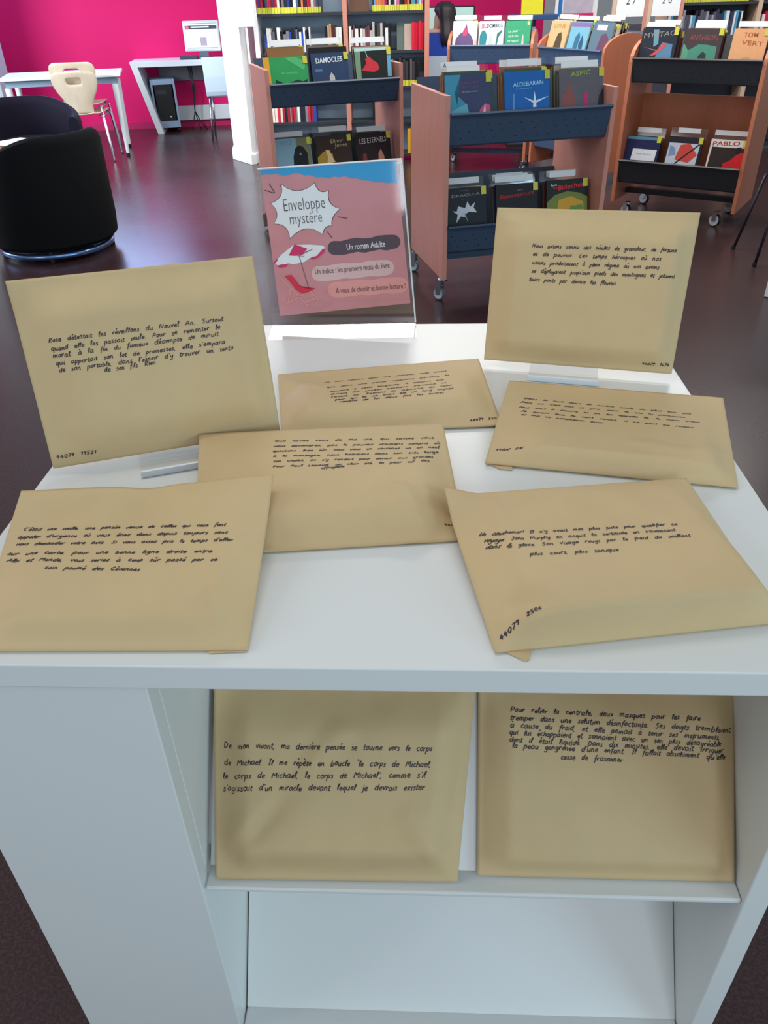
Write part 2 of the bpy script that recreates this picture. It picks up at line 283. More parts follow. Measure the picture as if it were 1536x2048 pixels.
# ------------------------------------------------------------------ handwriting
GL = {
'a': (1.05, [[(.8, .85), (.45, 1), (.1, .6), (.15, .1), (.45, 0), (.75, .4), (.8, .95), (.78, .2), (1, 0)]]),
'b': (.95, [[(.1, 1.9), (.1, .1), (.45, 0), (.8, .4), (.55, .95), (.12, .6)]]),
'c': (.9, [[(.75, .85), (.45, 1), (.1, .5), (.4, 0), (.85, .15)]]),
'd': (1.05, [[(.75, .85), (.4, 1), (.1, .5), (.35, 0), (.75, .4), (.85, 1.9), (.8, .2), (1, 0)]]),
'e': (.9, [[(.1, .45), (.75, .6), (.5, 1), (.1, .5), (.4, 0), (.85, .2)]]),
'f': (.7, [[(.75, 1.7), (.5, 1.9), (.35, 1.2), (.25, -.7)], [(.05, .9), (.7, .95)]]),
'g': (1., [[(.8, .85), (.45, 1), (.1, .55), (.4, .05), (.78, .45), (.8, .95), (.75, -.6), (.4, -.9), (.1, -.6)]]),
'h': (.95, [[(.1, 1.9), (.1, 0), (.15, .6), (.5, 1), (.75, .7), (.75, 0)]]),
'i': (.45, [[(.2, 1), (.2, .1), (.4, 0)], [(.2, 1.4), (.23, 1.52)]]),
'j': (.45, [[(.3, 1), (.3, -.6), (.05, -.9)], [(.3, 1.4), (.33, 1.52)]]),
'k': (.9, [[(.1, 1.9), (.1, 0)], [(.7, 1), (.12, .5), (.75, 0)]]),
'l': (.5, [[(.1, .2), (.4, 1.5), (.3, 1.9), (.15, 1.5), (.18, .2), (.45, 0)]]),
'm': (1.4, [[(.1, 1), (.12, 0), (.18, .7), (.42, 1), (.58, .7), (.58, 0), (.66, .7), (.9, 1), (1.08, .7), (1.1, .1), (1.3, 0)]]),
'n': (1., [[(.1, 1), (.12, 0), (.18, .7), (.45, 1), (.68, .7), (.7, .1), (.92, 0)]]),
'o': (.9, [[(.5, 1), (.12, .55), (.4, 0), (.75, .45), (.48, 1), (.85, .9)]]),
'p': (.95, [[(.1, 1), (.1, -.9)], [(.12, .6), (.5, 1), (.8, .55), (.45, 0), (.12, .25)]]),
'q': (1., [[(.8, .85), (.4, 1), (.1, .5), (.4, 0), (.78, .5), (.82, 1), (.8, -.9)]]),
'r': (.75, [[(.1, 1), (.15, 0), (.2, .65), (.45, 1), (.7, .85)]]),
's': (.75, [[(.65, .85), (.35, 1), (.2, .7), (.6, .35), (.4, 0), (.05, .12)]]),
't': (.6, [[(.25, 1.6), (.22, .15), (.45, 0), (.6, .15)], [(.0, 1.05), (.55, 1.1)]]),
'u': (1., [[(.1, 1), (.15, .2), (.4, 0), (.7, .4), (.75, 1), (.75, .15), (.95, 0)]]),
'v': (.85, [[(.1, 1), (.35, 0), (.7, 1), (.85, .9)]]),
'w': (1.2, [[(.1, 1), (.3, 0), (.55, .9), (.8, 0), (1.1, 1)]]),
'x': (.85, [[(.1, 1), (.7, 0)], [(.7, 1), (.1, 0)]]),
'y': (.95, [[(.1, 1), (.2, .3), (.5, .15), (.75, 1), (.7, -.6), (.35, -.9), (.1, -.6)]]),
'z': (.85, [[(.1, .95), (.7, .95), (.1, .05), (.75, .05)]]),
'.': (.5, [[(.1, 0), (.16, .08)]]), ',': (.5, [[(.15, .1), (.05, -.3)]]), "'": (.4, [[(.2, 1.9), (.15, 1.5)]]), '"': (.6, [[(.15, 1.9), (.1, 1.5)], [(.4, 1.9), (.35, 1.5)]]),
'!': (.5, [[(.2, 1.9), (.18, .6)], [(.18, .1), (.2, 0)]]), '?': (.8, [[(.1, 1.5), (.4, 1.9), (.65, 1.5), (.3, .9), (.3, .5)], [(.3, .1), (.32, 0)]]),
'A': (1.3, [[(.05, 0), (.6, 1.8), (1.1, 0)], [(.25, .7), (.95, .75)]]), 'B': (1.2, [[(.1, 0), (.15, 1.8), (.8, 1.6), (.2, 1), (.9, .6), (.1, 0)]]),
'C': (1.2, [[(1, 1.5), (.6, 1.8), (.1, .9), (.5, 0), (1.1, .3)]]), 'D': (1.3, [[(.15, 1.8), (.15, 0), (.9, .4), (.9, 1.4), (.05, 1.8)]]),
'I': (.7, [[(.05, 1.8), (.6, 1.8)], [(.35, 1.8), (.3, 0)], [(.0, 0), (.6, 0)]]), 'J': (1., [[(.1, 1.7), (.9, 1.8), (.7, 1.7), (.6, .2), (.2, 0)]]),
'L': (1., [[(.3, 1.8), (.15, .1), (.9, 0)]]), 'M': (1.5, [[(.1, 0), (.25, 1.8), (.7, .7), (1.15, 1.8), (1.3, 0)]]), 'N': (1.3, [[(.1, 0), (.2, 1.8), (.9, .1), (1., 1.8)]]),
'P': (1.1, [[(.2, 0), (.2, 1.8), (.9, 1.5), (.7, .9), (.2, .85)]]), 'R': (1.2, [[(.15, 0), (.2, 1.8), (.9, 1.5), (.6, 1), (.2, .9), (1, 0)]]),
'S': (1.1, [[(.9, 1.6), (.5, 1.8), (.2, 1.3), (.8, .6), (.5, 0), (.05, .2)]]), 'T': (1.1, [[(.0, 1.8), (1., 1.8)], [(.5, 1.8), (.45, 0)]]),
'U': (1.2, [[(.1, 1.8), (.2, .3), (.55, 0), (.9, .4), (1, 1.8)]]), 'V': (1.1, [[(.05, 1.8), (.5, 0), (1, 1.8)]]), 'E': (1., [[(.8, 1.7), (.2, 1.6), (.5, .95), (.1, .5), (.4, 0), (.9, .2)]]), 'Q': (1.2, [[(.6, 1.8), (.1, .9), (.6, 0), (1, .9), (.6, 1.8)], [(.7, .4), (1.1, -.1)]]),
'0': (1., [[(.5, 1.6), (.1, .8), (.5, 0), (.85, .8), (.5, 1.6)]]), '1': (.7, [[(.1, 1.2), (.45, 1.6), (.4, 0)]]), '2': (1., [[(.1, 1.2), (.5, 1.6), (.75, 1.1), (.1, 0), (.85, .05)]]),
'3': (1., [[(.1, 1.5), (.6, 1.5), (.4, .9), (.8, .4), (.4, 0), (.05, .2)]]), '4': (1., [[(.5, 1.6), (.1, .6), (.85, .65)], [(.65, 1.0), (.6, 0)]]), '5': (1., [[(.8, 1.6), (.25, 1.6), (.2, .9), (.75, .6), (.4, 0), (.05, .15)]]),
'6': (1., [[(.7, 1.6), (.2, .8), (.3, .05), (.75, .4), (.2, .6)]]), '7': (.9, [[(.1, 1.6), (.8, 1.6), (.3, 0)]]), '8': (1., [[(.5, .85), (.15, 1.3), (.5, 1.6), (.75, 1.2), (.15, .4), (.5, 0), (.8, .4), (.5, .85)]]), '9': (1., [[(.75, 1.2), (.4, 1.6), (.15, 1.1), (.7, 1), (.75, 1.4), (.5, 0)]]),
}
ACC = {'é': 'e/', 'è': 'e\\', 'ê': 'e^', 'à': 'a\\', 'ù': 'u\\', 'ï': 'i', 'û': 'u^', 'ç': 'c', 'ô': 'o^', 'â': 'a^', 'î': 'i'}
def strokes(text):
    x = 0; out = []
    for ch in text:
        if ch == ' ': x += 1.75; continue
        acc = ''
        if ch in ACC: acc = ACC[ch][1:]; ch = ACC[ch][0]
        wd, st = GL.get(ch, GL['n'])
        dy = random.uniform(-.08, .08); sc = random.uniform(.9, 1.1)
        for s_ in st: out.append([(x + px * sc + .22 * py, (py if py < 1.05 else 1 + (py - 1) * .78) * sc * .86 + dy) for px, py in s_])
        if acc == '/': out.append([(x + .6, 1.3), (x + .95, 1.75)])
        if acc == '\\': out.append([(x + .55, 1.75), (x + .85, 1.3)])
        if acc == '^': out.append([(x + .5, 1.3), (x + .8, 1.65), (x + 1, 1.3)])
        x += wd * sc + .06
    return out, max(x, .5)
def smooth_line(pts, k=3):
    if len(pts) < 3: return pts
    P = [pts[0]] + pts + [pts[-1]]; out = []
    for i in range(1, len(P) - 2):
        p0, p1, p2, p3 = P[i - 1], P[i], P[i + 1], P[i + 2]
        for j in range(k):
            t_ = j / k; q = []
            for a in (0, 1):
                q.append(.5 * (2 * p1[a] + (p2[a] - p0[a]) * t_ + (2 * p0[a] - 5 * p1[a] + 4 * p2[a] - p3[a]) * t_ ** 2 + (-p0[a] + 3 * p1[a] - 3 * p2[a] + p3[a]) * t_ ** 3))
            out.append(tuple(q))
    out.append(pts[-1]); return out

# ------------------------------------------------------------------ envelopes
def sstep(x): x = max(0., min(1., x)); return x * x * (3 - 2 * x)
def crease(u, v, x0, y0, x1, y1, a, w_):
    dx, dy = x1 - x0, y1 - y0; t_ = max(0, min(1, ((u - x0) * dx + (v - y0) * dy) / (dx * dx + dy * dy)))
    d = math.hypot(u - x0 - t_ * dx, v - y0 - t_ * dy); e = min(1, 12 * min(u, 1 - u, v, 1 - v)); return a * max(0, 1 - d / w_) * e
class Envelope:
    """kraft envelope holding a book: four seam corners (BL,BR,TR,TL), front bulge over the book, flat or sagging back."""
    def __init__(s, corners, thick, margins, back=.0, back_floor=None, extra=None, wrinkle=.0012, seed=0, power=1.0):
        s.c = [V(c) for c in corners]; s.n = ((s.c[1] - s.c[0]).cross(s.c[3] - s.c[0])).normalized()
        s.th = thick; s.m = margins; s.back = back; s.bf = back_floor; s.extra = extra; s.wr = wrinkle; s.seed = seed; s.pw = power
    def base(s, u, v): a = s.c[0].lerp(s.c[1], u); b = s.c[3].lerp(s.c[2], u); return a.lerp(b, v)
    def prof(s, u, v):
        l, r, b, t_ = s.m; return (min(1, sstep(u / l)) * sstep((1 - u) / r) * sstep(v / b) * sstep((1 - v) / t_)) ** s.pw
    def wrk(s, u, v):
        e = min(u, 1 - u) * min(v, 1 - v) * 4; k = max(0, 1 - e * 1.6)
        edge = min(1, min(u, 1 - u, v, 1 - v) * 14)
        q = noise.noise(V((u * 3.1 + s.seed * 7.3, v * 2.7, s.seed))) * .9 + noise.noise(V((u * 9 + s.seed, v * 8, s.seed * 3.1))) * .45 * k
        return q * s.wr * edge
    def front(s, u, v):
        h = s.th * s.prof(u, v) + s.wrk(u, v) + .0012
        if s.extra: h += s.extra(u, v)
        return s.base(u, v) + s.n * h
    def backp(s, u, v):
        p = s.base(u, v) - s.n * (s.back * s.prof(u, v) + .0012)
        if s.extra: p += s.n * s.extra(u, v)
        if s.bf is not None: p.z = max(p.z, s.bf + .0006)
        return p
    def uv(s, px, py):
        u = v = .5
        for _ in range(12):
            p = s.front(u, v); du = (s.front(u + .01, v) - p) / .01; dv = (s.front(u, v + .01) - p) / .01
            n = du.cross(dv).normalized(); q = at_plane(px, py, p, n) - p
            a, b, c_ = du.dot(du), du.dot(dv), dv.dot(dv); x, y = q.dot(du), q.dot(dv); det = a * c_ - b * b
            u += .8 * (x * c_ - y * b) / det; v += .8 * (y * a - x * b) / det
            u = min(1.02, max(-.02, u)); v = min(1.02, max(-.02, v))
        return u, v
    def build(s, label, lines, code, xh, name='kraft_envelope', flap=None, NU=64, NV=48):
        root_loc = (s.c[0] + s.c[1]) / 2; root = thing(name, label, 'envelope', M.Translation(root_loc), 'brown kraft mystery envelopes')
        f = lambda i, n: .5 - .5 * math.cos(math.pi * i / n) if False else i / n
        mb = MB(); vs = []; fs = []; W1 = NU + 1
        us = [.5 - .5 * (math.copysign(abs(1 - 2 * i / NU) ** .8, 1 - 2 * i / NU)) for i in range(NU + 1)]
        vv = [.5 - .5 * (math.copysign(abs(1 - 2 * i / NV) ** .8, 1 - 2 * i / NV)) for i in range(NV + 1)]
        for j in range(NV + 1):
            for i in range(NU + 1): vs.append(s.front(us[i], vv[j]) - root_loc)
        o = len(vs)
        for j in range(NV + 1):
            for i in range(NU + 1): vs.append(s.backp(us[i], vv[j]) - root_loc)
        for j in range(NV):
            for i in range(NU):
                a = j * W1 + i; fs.append((a, a + 1, a + 1 + W1, a + W1)); a += o; fs.append((a, a + W1, a + 1 + W1, a + 1))
        ring = [i for i in range(NU)] + [j * W1 + NU for j in range(NV)] + [NV * W1 + i for i in range(NU, 0, -1)] + [j * W1 for j in range(NV, 0, -1)]
        for k in range(len(ring)): a, b = ring[k], ring[(k + 1) % len(ring)]; fs.append((b, a, a + o, b + o))
        body = mb.add(vs, fs).build('paper_body', KRAFT, root, smooth=True)
        if lines: 
            s.write(lines, xh, root_loc).build('handwriting', INK, root, recalc=False)
        if code: s.write([code], xh * 1.0, root_loc).build('reference_number', INK, root, recalc=False)
        if flap:
            fl = MB(); pts = [V(q) - root_loc for q in flap]; n = (pts[1] - pts[0]).cross(pts[2] - pts[0]).normalized() * .0006
            k = len(pts); fl.add([q + n for q in pts] + [q - n for q in pts], [tuple(range(k)), tuple(range(2 * k - 1, k - 1, -1))] + [(i, i + k, (i + 1) % k + k, (i + 1) % k) for i in range(k)])
            fl.build('folded_flap', KRAFT, root)
        return root
    def write(s, lines, xh, org, pen=.00050):
        mb = MB(); W = (s.c[1] - s.c[0]).length; H = (s.c[3] - s.c[0]).length
        for (a, b, text) in lines:
            st, wd = strokes(text); K = 1 if len(lines) == 1 else 8
            bl = [V(((lambda q_: (q_[0] * W, q_[1] * H))(s.uv(a[0] + (b[0] - a[0]) * k / K, a[1] + (b[1] - a[1]) * k / K)))) for k in range(K + 1)]
            fac = [min(1.1, H * .012 / max(1e-6, (s.front(p_.x / W, p_.y / H + .012) - s.front(p_.x / W, p_.y / H)).length)) for p_ in bl]
            def along(x):
                f_ = max(0, min(K - 1e-4, x / wd * K)); k = int(f_); d_ = bl[k + 1] - bl[k]; p_ = bl[k] + d_ * (x / wd * K - k); d_ = d_.normalized(); g_ = f_ - k; return p_, V((-d_.y, d_.x)) * (fac[k] * (1 - g_) + fac[k + 1] * g_)
            for q in st:
                q = smooth_line(q); pl = []
                wob = random.uniform(-.1, .1)
                for x, y in q:
                    p_, n_ = along(x); pl.append(p_ + n_ * ((y + wob) * xh))
                vs = []; fs = []
                for i, p_ in enumerate(pl):
                    t_ = pl[min(i + 1, len(pl) - 1)] - pl[max(i - 1, 0)]
                    t_ = t_.normalized() if t_.length > 1e-9 else V((1, 0)); nn = V((-t_.y, t_.x)) * pen
                    for sg in (1, -1):
                        e = p_ + nn * sg; vs.append(s.front(e.x / W, e.y / H) + s.n * .0005 - org)
                for i in range(len(pl) - 1): fs.append((2 * i, 2 * i + 1, 2 * i + 3, 2 * i + 2))
                mb.add(vs, fs)
        return mb
def lean_corners(px4, z0, phi):
    a = at_z(*px4[0], z0); b = at_z(*px4[1], z0); u = (b - a).normalized(); back = V((-u.y, u.x, 0)); v = V((0, 0, math.cos(phi))) + back * math.sin(phi); n = u.cross(v)
    return [a, b, at_plane(*px4[2], a, n), at_plane(*px4[3], a, n)]
def lie(px4, zs): return [at_z(p[0], p[1], TOPZ + z) for p, z in zip(px4, zs)]

# left standing envelope
c1 = lean_corners([(107, 937), (561, 862), (505, 512), (12, 562)], TOPZ + .010, R(17))
e1 = Envelope(c1, .020, (.20, .13, .22, .22), back=.006, seed=1, extra=lambda u, v: .006 * sstep((.12 - u) / .12) * sstep((v - .8) / .2) - .004 * sstep((u - .88) / .12) * sstep((.2 - v) / .2), wrinkle=.0022)
e1x = e1.extra; e1.extra = lambda u, v: e1x(u, v) + crease(u, v, .80, 1, .86, .86, -.0035, .05) + crease(u, v, .86, .86, .99, .90, .003, .06) + crease(u, v, .93, .1, .93, .95, .0018, .05)
e1.build('brown kraft envelope propped upright on the left of the white display top', [((97, 685), (447, 641), 'Rose détestait les réveillons du Nouvel An. Surtout'), ((102, 702), (441, 657), 'quand elle les passait seule. Pour se remonter le'), ((106, 716), (437, 671), 'moral, à la fin du fameux décompte de minuit'), ((112, 731), (451, 687), "qui apportait son lot de promesses, elle s'empara"), ((118, 744), (467, 699), "de son portable, dans l'espoir d'y trouver un texto"), ((209, 744), (312, 728), 'de son fils. Rien')], ((113, 918), (193, 906), '44079 19521'), .0039)
# right standing envelope
c2 = lean_corners([(968, 719), (1343, 748), (1401, 425), (995, 415)], TOPZ + .010, R(14))
e2 = Envelope(c2, .024, (.14, .11, .16, .20), back=.006, seed=2, wrinkle=.0020, extra=lambda u, v: crease(u, v, .72, .97, .84, .90, -.004, .06) + crease(u, v, .84, .90, .97, .86, .003, .05) + crease(u, v, .02, .94, .2, .90, .002, .05) + crease(u, v, .55, .8, .8, .95, .0015, .06))
e2.build('brown kraft envelope propped upright on the right of the white display top', [((1064, 495), (1353, 504), 'Nous avions connu des siècles de grandeur, de fortune'), ((1065, 511), (1322, 521), 'et de pouvoir. Les temps héroïques où nos'), ((1064, 528), (1318, 538), 'usines produisaient à plein régime où nos avions'), ((1063, 545), (1349, 556), "se déployaient jusqu'aux pieds des montagnes et jetaient"), ((1058, 562), (1231, 570), 'leurs ponts par dessus les fleuves')], ((1283, 729), (1338, 733), '44079 1674'), .0040)
# lying envelopes
c3 = lie([(563, 868), (1004, 851), (957, 718), (556, 750)], [.004, .004, .006, .006])
e3 = Envelope(c3, .020, (.14, .14, .24, .75), back=.003, back_floor=TOPZ, seed=3, extra=lambda u, v: crease(u, v, .02, .85, .22, .55, .003, .07) + crease(u, v, .0, .55, .2, .9, -.002, .06) + crease(u, v, .4, .1, .62, .16, -.002, .05))
e3.build('kraft envelope lying flat in the middle, nearest the pink sign', [((649, 766), (893, 743), 'Un peu comme dans une chanson, cela disait'), ((653, 776), (899, 751), 'que dans une petite Hyppolite pénétra la'), ((660, 784), (888, 760), 'demeure à cette longitude, il apparut que'), ((661, 790), (893, 766), 'durant dix années pendant, personne ne'), ((662, 796), (904, 771), 'l\'avait vu. Saluons la mémoire de celui'), ((670, 801), (907, 777), 'pour qui la vie avait été un long voyage'), ((680, 805), (888, 786), 'remplie de lui deux fois les autres')], ((940, 844), (994, 838), '44079 230'), .0033)
c4 = lie([(392, 1112), (932, 1080), (886, 848), (398, 869)], [.003, .003, .026, .026])
e4 = Envelope(c4, .022, (.16, .14, .18, .80), back=.02, back_floor=TOPZ, seed=4, extra=lambda u, v: -.012 * math.exp(-((u - .93) / .10) ** 2 - ((v - .20) / .10) ** 2) + .004 * math.exp(-((u - .80) / .06) ** 2 - ((v - .14) / .1) ** 2) + crease(u, v, .78, .30, .86, .04, .005, .06) + crease(u, v, .78, .30, .97, .26, .003, .05) + crease(u, v, .1, .3, .24, .05, .002, .05), wrinkle=.0022)
e4.build('kraft envelope at the display centre, its lower corners under two others', [((548, 884), (868, 877), 'Que savez vous de ma vie, qui saviez vous'), ((546, 894), (881, 888), 'vous deviendrez, pas le pouvoir vraiment compris où'), ((545, 904), (880, 896), 'questions. Bien sûr, vous vous en souvenez un an neuf'), ((546, 914), (878, 906), 'à la montagne, nous habitions dans son très large'), ((546, 924), (867, 916), 'son chalet, on s\'y rendait pour dormir aux grandes'), ((545, 935), (860, 924), 'Pour Paul Lemaud, un clair été, la peur sur des'), ((642, 938), (689, 934), 'effroyable')], ((889, 1051), (922, 1051), '44079'), .0034)
c5 = lie([(970, 926), (1476, 975), (1446, 797), (1018, 762)], [.004, .004, .011, .011])
e5 = Envelope(c5, .024, (.26, .14, .07, .85), back=.003, back_floor=TOPZ, seed=5, extra=lambda u, v: crease(u, v, .84, .16, .98, .3, .003, .06) + crease(u, v, .6, .2, .95, .12, .0022, .06))
e5.build('kraft envelope lying on the right, just in front of the upright right one', [((1047, 798), (1382, 829), 'Dans la nuit dans la rivière coule du plus loin que'), ((1039, 805), (1371, 836), 'Sous un ciel bas et gris, sans le sou ni permission'), ((1037, 815), (1400, 846), 'tous sont à l\'heure et on les appelle là, le vieux trieur'), ((1039, 823), (1388, 857), 'Je savais que le vent venait, il ne peut me retenir'), ((1041, 830), (1206, 847), 'et moi un compagnon aussi')], ((990, 901), (1045, 898), '44022 876'), .0034, flap=[at_z(978, 928, TOPZ + .0015), at_z(1025, 932, TOPZ + .0015), at_z(1024, 940, TOPZ + .0015), at_z(1000, 938, TOPZ + .0015)])
c6 = lie([(990, 1305), (1566, 1244), (1372, 957), (887, 993)], [.003, .003, .018, .022])
e6 = Envelope(c6, .044, (.22, .12, .055, 1.0), back=.012, back_floor=TOPZ, seed=6, extra=lambda u, v: .012 * sstep((.15 - u) / .15) * sstep((v - .75) / .25) + crease(u, v, .13, .05, .17, .9, .002, .04) + crease(u, v, .1, .16, .2, .05, -.005, .06) + crease(u, v, .6, .95, .85, .4, .0012, .12), wrinkle=.0018, power=.55)
e6.build('thick brown kraft envelope at the front right corner of the display top', [((957, 1072), (1355, 1050), "Un cauchemar! Il n'y avait mot plus juste pour qualifier ce"), ((966, 1085), (1351, 1062), "voyage. John Murphy en acquit la certitude en s'avançant"), ((970, 1098), (1381, 1073), 'dans la glace. Son visage rougi par le froid du vaillant'), ((1060, 1111), (1238, 1102), 'plus court, plus tanique')], ((1000, 1283), (1078, 1262), '44079 2506'), .0040, flap=[at_z(1010, 1303, TOPZ + .0015), at_z(1062, 1299, TOPZ + .0015), at_z(1058, 1318, TOPZ + .0015), at_z(1050, 1322, TOPZ + .0015)])
c7 = lie([(-58, 1302), (495, 1300), (548, 958), (43, 983)], [.003, .003, .046, .044])
e7 = Envelope(c7, .020, (.20, .14, .12, .80), back=.040, back_floor=TOPZ, seed=7, extra=lambda u, v: -.006 * math.exp(-((u - .50) / .10) ** 2) * sstep((v - .5) / .5) + .006 * sstep((u - .65) / .3) * sstep((v - .7) / .3) + crease(u, v, .80, .16, .87, .05, -.004, .06) + crease(u, v, .86, .2, .95, .06, .0025, .05), wrinkle=.0018)
e7.build('kraft envelope at the front left corner of the display, overlapping the centre one', [((45, 1062), (451, 1052), "C'était une vieille, une pensée venue de celles qui vous font"), ((35, 1077), (455, 1067), "appeler d'urgence où vous étiez dans depuis toujours sans"), ((31, 1091), (465, 1083), "vous demander votre avis. Si vous aviez pris le temps d'aller"), ((14, 1110), (424, 1105), 'sur une carte, pour une bonne ligne droite entre'), ((12, 1124), (434, 1122), 'Albi et Mende, vous seriez à coup sûr passé par ce'), ((88, 1138), (279, 1142), 'coin paumé des Cévennes')], None, .0036, flap=[at_z(415, 1296, TOPZ + .0016), at_z(492, 1297, TOPZ + .0016), at_z(490, 1303, TOPZ + .0016), at_z(418, 1306, TOPZ + .0016)])
# niche envelopes lean on the upper backrest
nN = trn; LEDGE = UZ(trA.z)
def niche_corners(bl, br, h, tl_dx=0, tr_dx=0):
    a = at_z(*bl, LEDGE + .003); b = at_z(*br, LEDGE + .003); u = (b - a).normalized(); v = nN.cross(u).normalized()
    if v.z < 0: v = -v
    return [a, b, b + v * h + u * tr_dx, a + v * h + u * tl_dx]
c8 = niche_corners((431, 1757), (915, 1764), .258, -.006, .026)
e8 = Envelope(c8, .026, (.16, .14, .20, .28), back=.006, seed=8, extra=lambda u, v: -.006 * math.exp(-((u - .25 + (v - .4) * -.5) / .06) ** 2) * sstep((v - .1) / .2) * sstep((.8 - v) / .3) + crease(u, v, .06, .2, .5, .75, .0045, .07) + crease(u, v, .95, .1, .78, .35, .004, .07) + crease(u, v, .93, .35, .95, .95, .003, .05), wrinkle=.003)
e8.build('brown kraft envelope on the left of the sloped shelf inside the niche', [((448, 1496), (864, 1502), 'De mon vivant, ma dernière pensée se tourne vers le corps'), ((448, 1529), (862, 1534), 'de Michael. Il me répète en boucle "le corps de Michael,'), ((446, 1557), (851, 1555), 'le corps de Michael, le corps de Michael", comme s\'il'), ((446, 1581), (849, 1580), "s'agissait d'un miracle devant lequel je devrais exister")], None, .0050)
c9 = niche_corners((954, 1751), (1468, 1763), .258, .002, .006)
e9 = Envelope(c9, .018, (.14, .10, .12, .25), back=.006, seed=9, wrinkle=.0018, extra=lambda u, v: crease(u, v, .97, .05, .7, .6, .002, .1) + crease(u, v, .03, .1, .06, .9, .002, .05))
e9.build('brown kraft envelope on the right of the sloped shelf inside the niche', [((1020, 1423), (1401, 1441), 'Pour relier la centrale, deux masques pour les faire'), ((1020, 1439), (1463, 1464), 'tremper dans une solution désinfectante. Ses doigts tremblaient,'), ((1020, 1454), (1440, 1479), 'à cause du froid, et elle peinait à tenir ses instruments,'), ((1018, 1468), (1442, 1493), 'qui lui échappaient et sonnaient avec un son plus désagréable'), ((1018, 1483), (1446, 1505), 'dont il était liquidé. Dans dix minutes, elle devait irriguer'), ((1024, 1495), (1450, 1518), "la peau gangrenée d'une enfant. Il fallait absolument qu'elle"), ((1121, 1518), (1245, 1524), 'cesse de frissonner')], None, .0044)

# clear easels that hold the two upright envelopes
def easel(env, label, pa, pb):
    c = env.c; u = (c[1] - c[0]).normalized(); v = (c[3] - c[0]).normalized(); n = env.n
    a = at_z(*pa, TOPZ + .012); b = at_z(*pb, TOPZ + .012); w2 = (b - a).dot(u) / 2; mid = c[0] + u * ((a + b) / 2 - c[0]).dot(u); mid.z = c[0].z
    root = thing('acrylic_easel', label, 'easel', M.Translation((mid.x, mid.y, TOPZ)))
    org = root.location; fw = V((-n.x * 0 + n.x, n.y, 0)).normalized()
    t_ = .003
    # back plate leaning, foot on the table, upturned lip in front
    back = MB().prism([(-w2, 0), (w2, 0), (w2, .19), (-w2, .19)], -n * t_, org=mid - n * .009 - org, ax=u, ay=v)
    back.build('back_plate', CLEAR, root)
    MB().prism([(-w2, -.11), (w2, -.11), (w2, .05), (-w2, .05)], V((0, 0, t_)), org=V((mid.x, mid.y, TOPZ + .0005)) - org, ax=u, ay=fw).build('foot', CLEAR, root)
    lip = V((mid.x, mid.y, TOPZ + .0005)) + fw * .047 - org
    MB().prism([(-w2, 0), (w2, 0), (w2, .010), (-w2, .010)], fw * .005, org=lip, ax=u, ay=V((0, 0, 1))).build('lip', mat('frosted_acrylic_edge', (225, 232, 236), .2, spec=.6), root, bevel=.001)
easel(e1, 'clear acrylic easel holding the upright left envelope', (275, 898), (433, 868))
easel(e2, 'clear acrylic easel holding the upright right envelope', (1062, 718), (1198, 728))

# ------------------------------------------------------------------ sign
c = lean_corners([(545, 650), (831, 644), (803, 318), (515, 338)], TOPZ + .004, R(8))
sa, sb, sct, sdt = c; sbase = (sa + sb) / 2
sign = thing('sign_holder', 'clear acrylic sign holder with a pink mystery envelope poster', 'sign', M.Translation((sbase.x, sbase.y, TOPZ)))
so = sign.location.copy(); sn = (sb - sa).cross(sdt - sa).normalized()
pl = MB(); fr = [p - so + sn * .0022 for p in c]; bk = [p - so + sn * .0002 for p in c]
pl.add(fr + bk, [(0, 1, 2, 3), (7, 6, 5, 4)] + [(i, i + 4, (i + 1) % 4 + 4, (i + 1) % 4) for i in range(4)]); pl.build('front_sheet', CLEAR, sign)
pl = MB(); fr = [p - so - sn * .0016 for p in c]; bk = [p - so - sn * .0036 for p in c]
pl.add(fr + bk, [(0, 1, 2, 3), (7, 6, 5, 4)] + [(i, i + 4, (i + 1) % 4 + 4, (i + 1) % 4) for i in range(4)]); pl.build('back_sheet', CLEAR, sign)
edge = MB(); edge.tube([sdt - so, sct - so], .0016, 6); edge.tube([sct - so, sb - so], .0016, 6)
edge.build('polished_edge', mat('frosted_acrylic_edge', (225, 232, 236), .2), sign)
fu = (sb - sa).normalized(); fwd = V((fu.y, -fu.x, 0))
MB().prism([(0, 0), ((sb - sa).length, 0), ((sb - sa).length, .07), (0, .07)], V((0, 0, .002)), org=V((sa.x, sa.y, TOPZ + .0005)) - so, ax=fu, ay=fwd).build('foot', CLEAR, sign)
def zp(zx, zy): return (zx * .2474 + 480, zy * .2474 + 300)
def sp(zx, zy, k=0): return at_plane(*zp(zx, zy), sa - sn * .001, sn) + sn * (.0003 * k) - so
POSTERUP = (sp(325, 1342) * -1 + sp(165, 160)).normalized()
def flat(pts, k, mname, rgb, name, **kw):
    mb = MB(); q = [sp(x, y, k) for x, y in pts]; mb.add(q, [tuple(range(len(q)))]); return mb.build(name, mat(mname, rgb, .7, kind='mottle', scale=kw.get('scale', 25), lo=kw.get('lo', .97), hi=kw.get('hi', 1.03)), poster, recalc=False)
qp = [sp(165, 160), sp(1262, 82), sp(1378, 1238), sp(325, 1342)]
pm = MB(); pm.add([p for p in qp] + [p - sn * .0004 for p in qp], [(3, 2, 1, 0), (4, 5, 6, 7)] + [(i, i + 4, (i + 1) % 4 + 4, (i + 1) % 4) for i in range(4)])
poster = pm.build('poster', mat('poster_rose', (212, 142, 146), .7, kind='mottle', scale=22, lo=.86, hi=1.10), sign); poster['label'] = 'rose poster reading Enveloppe mystère with a parasol and deck chair'
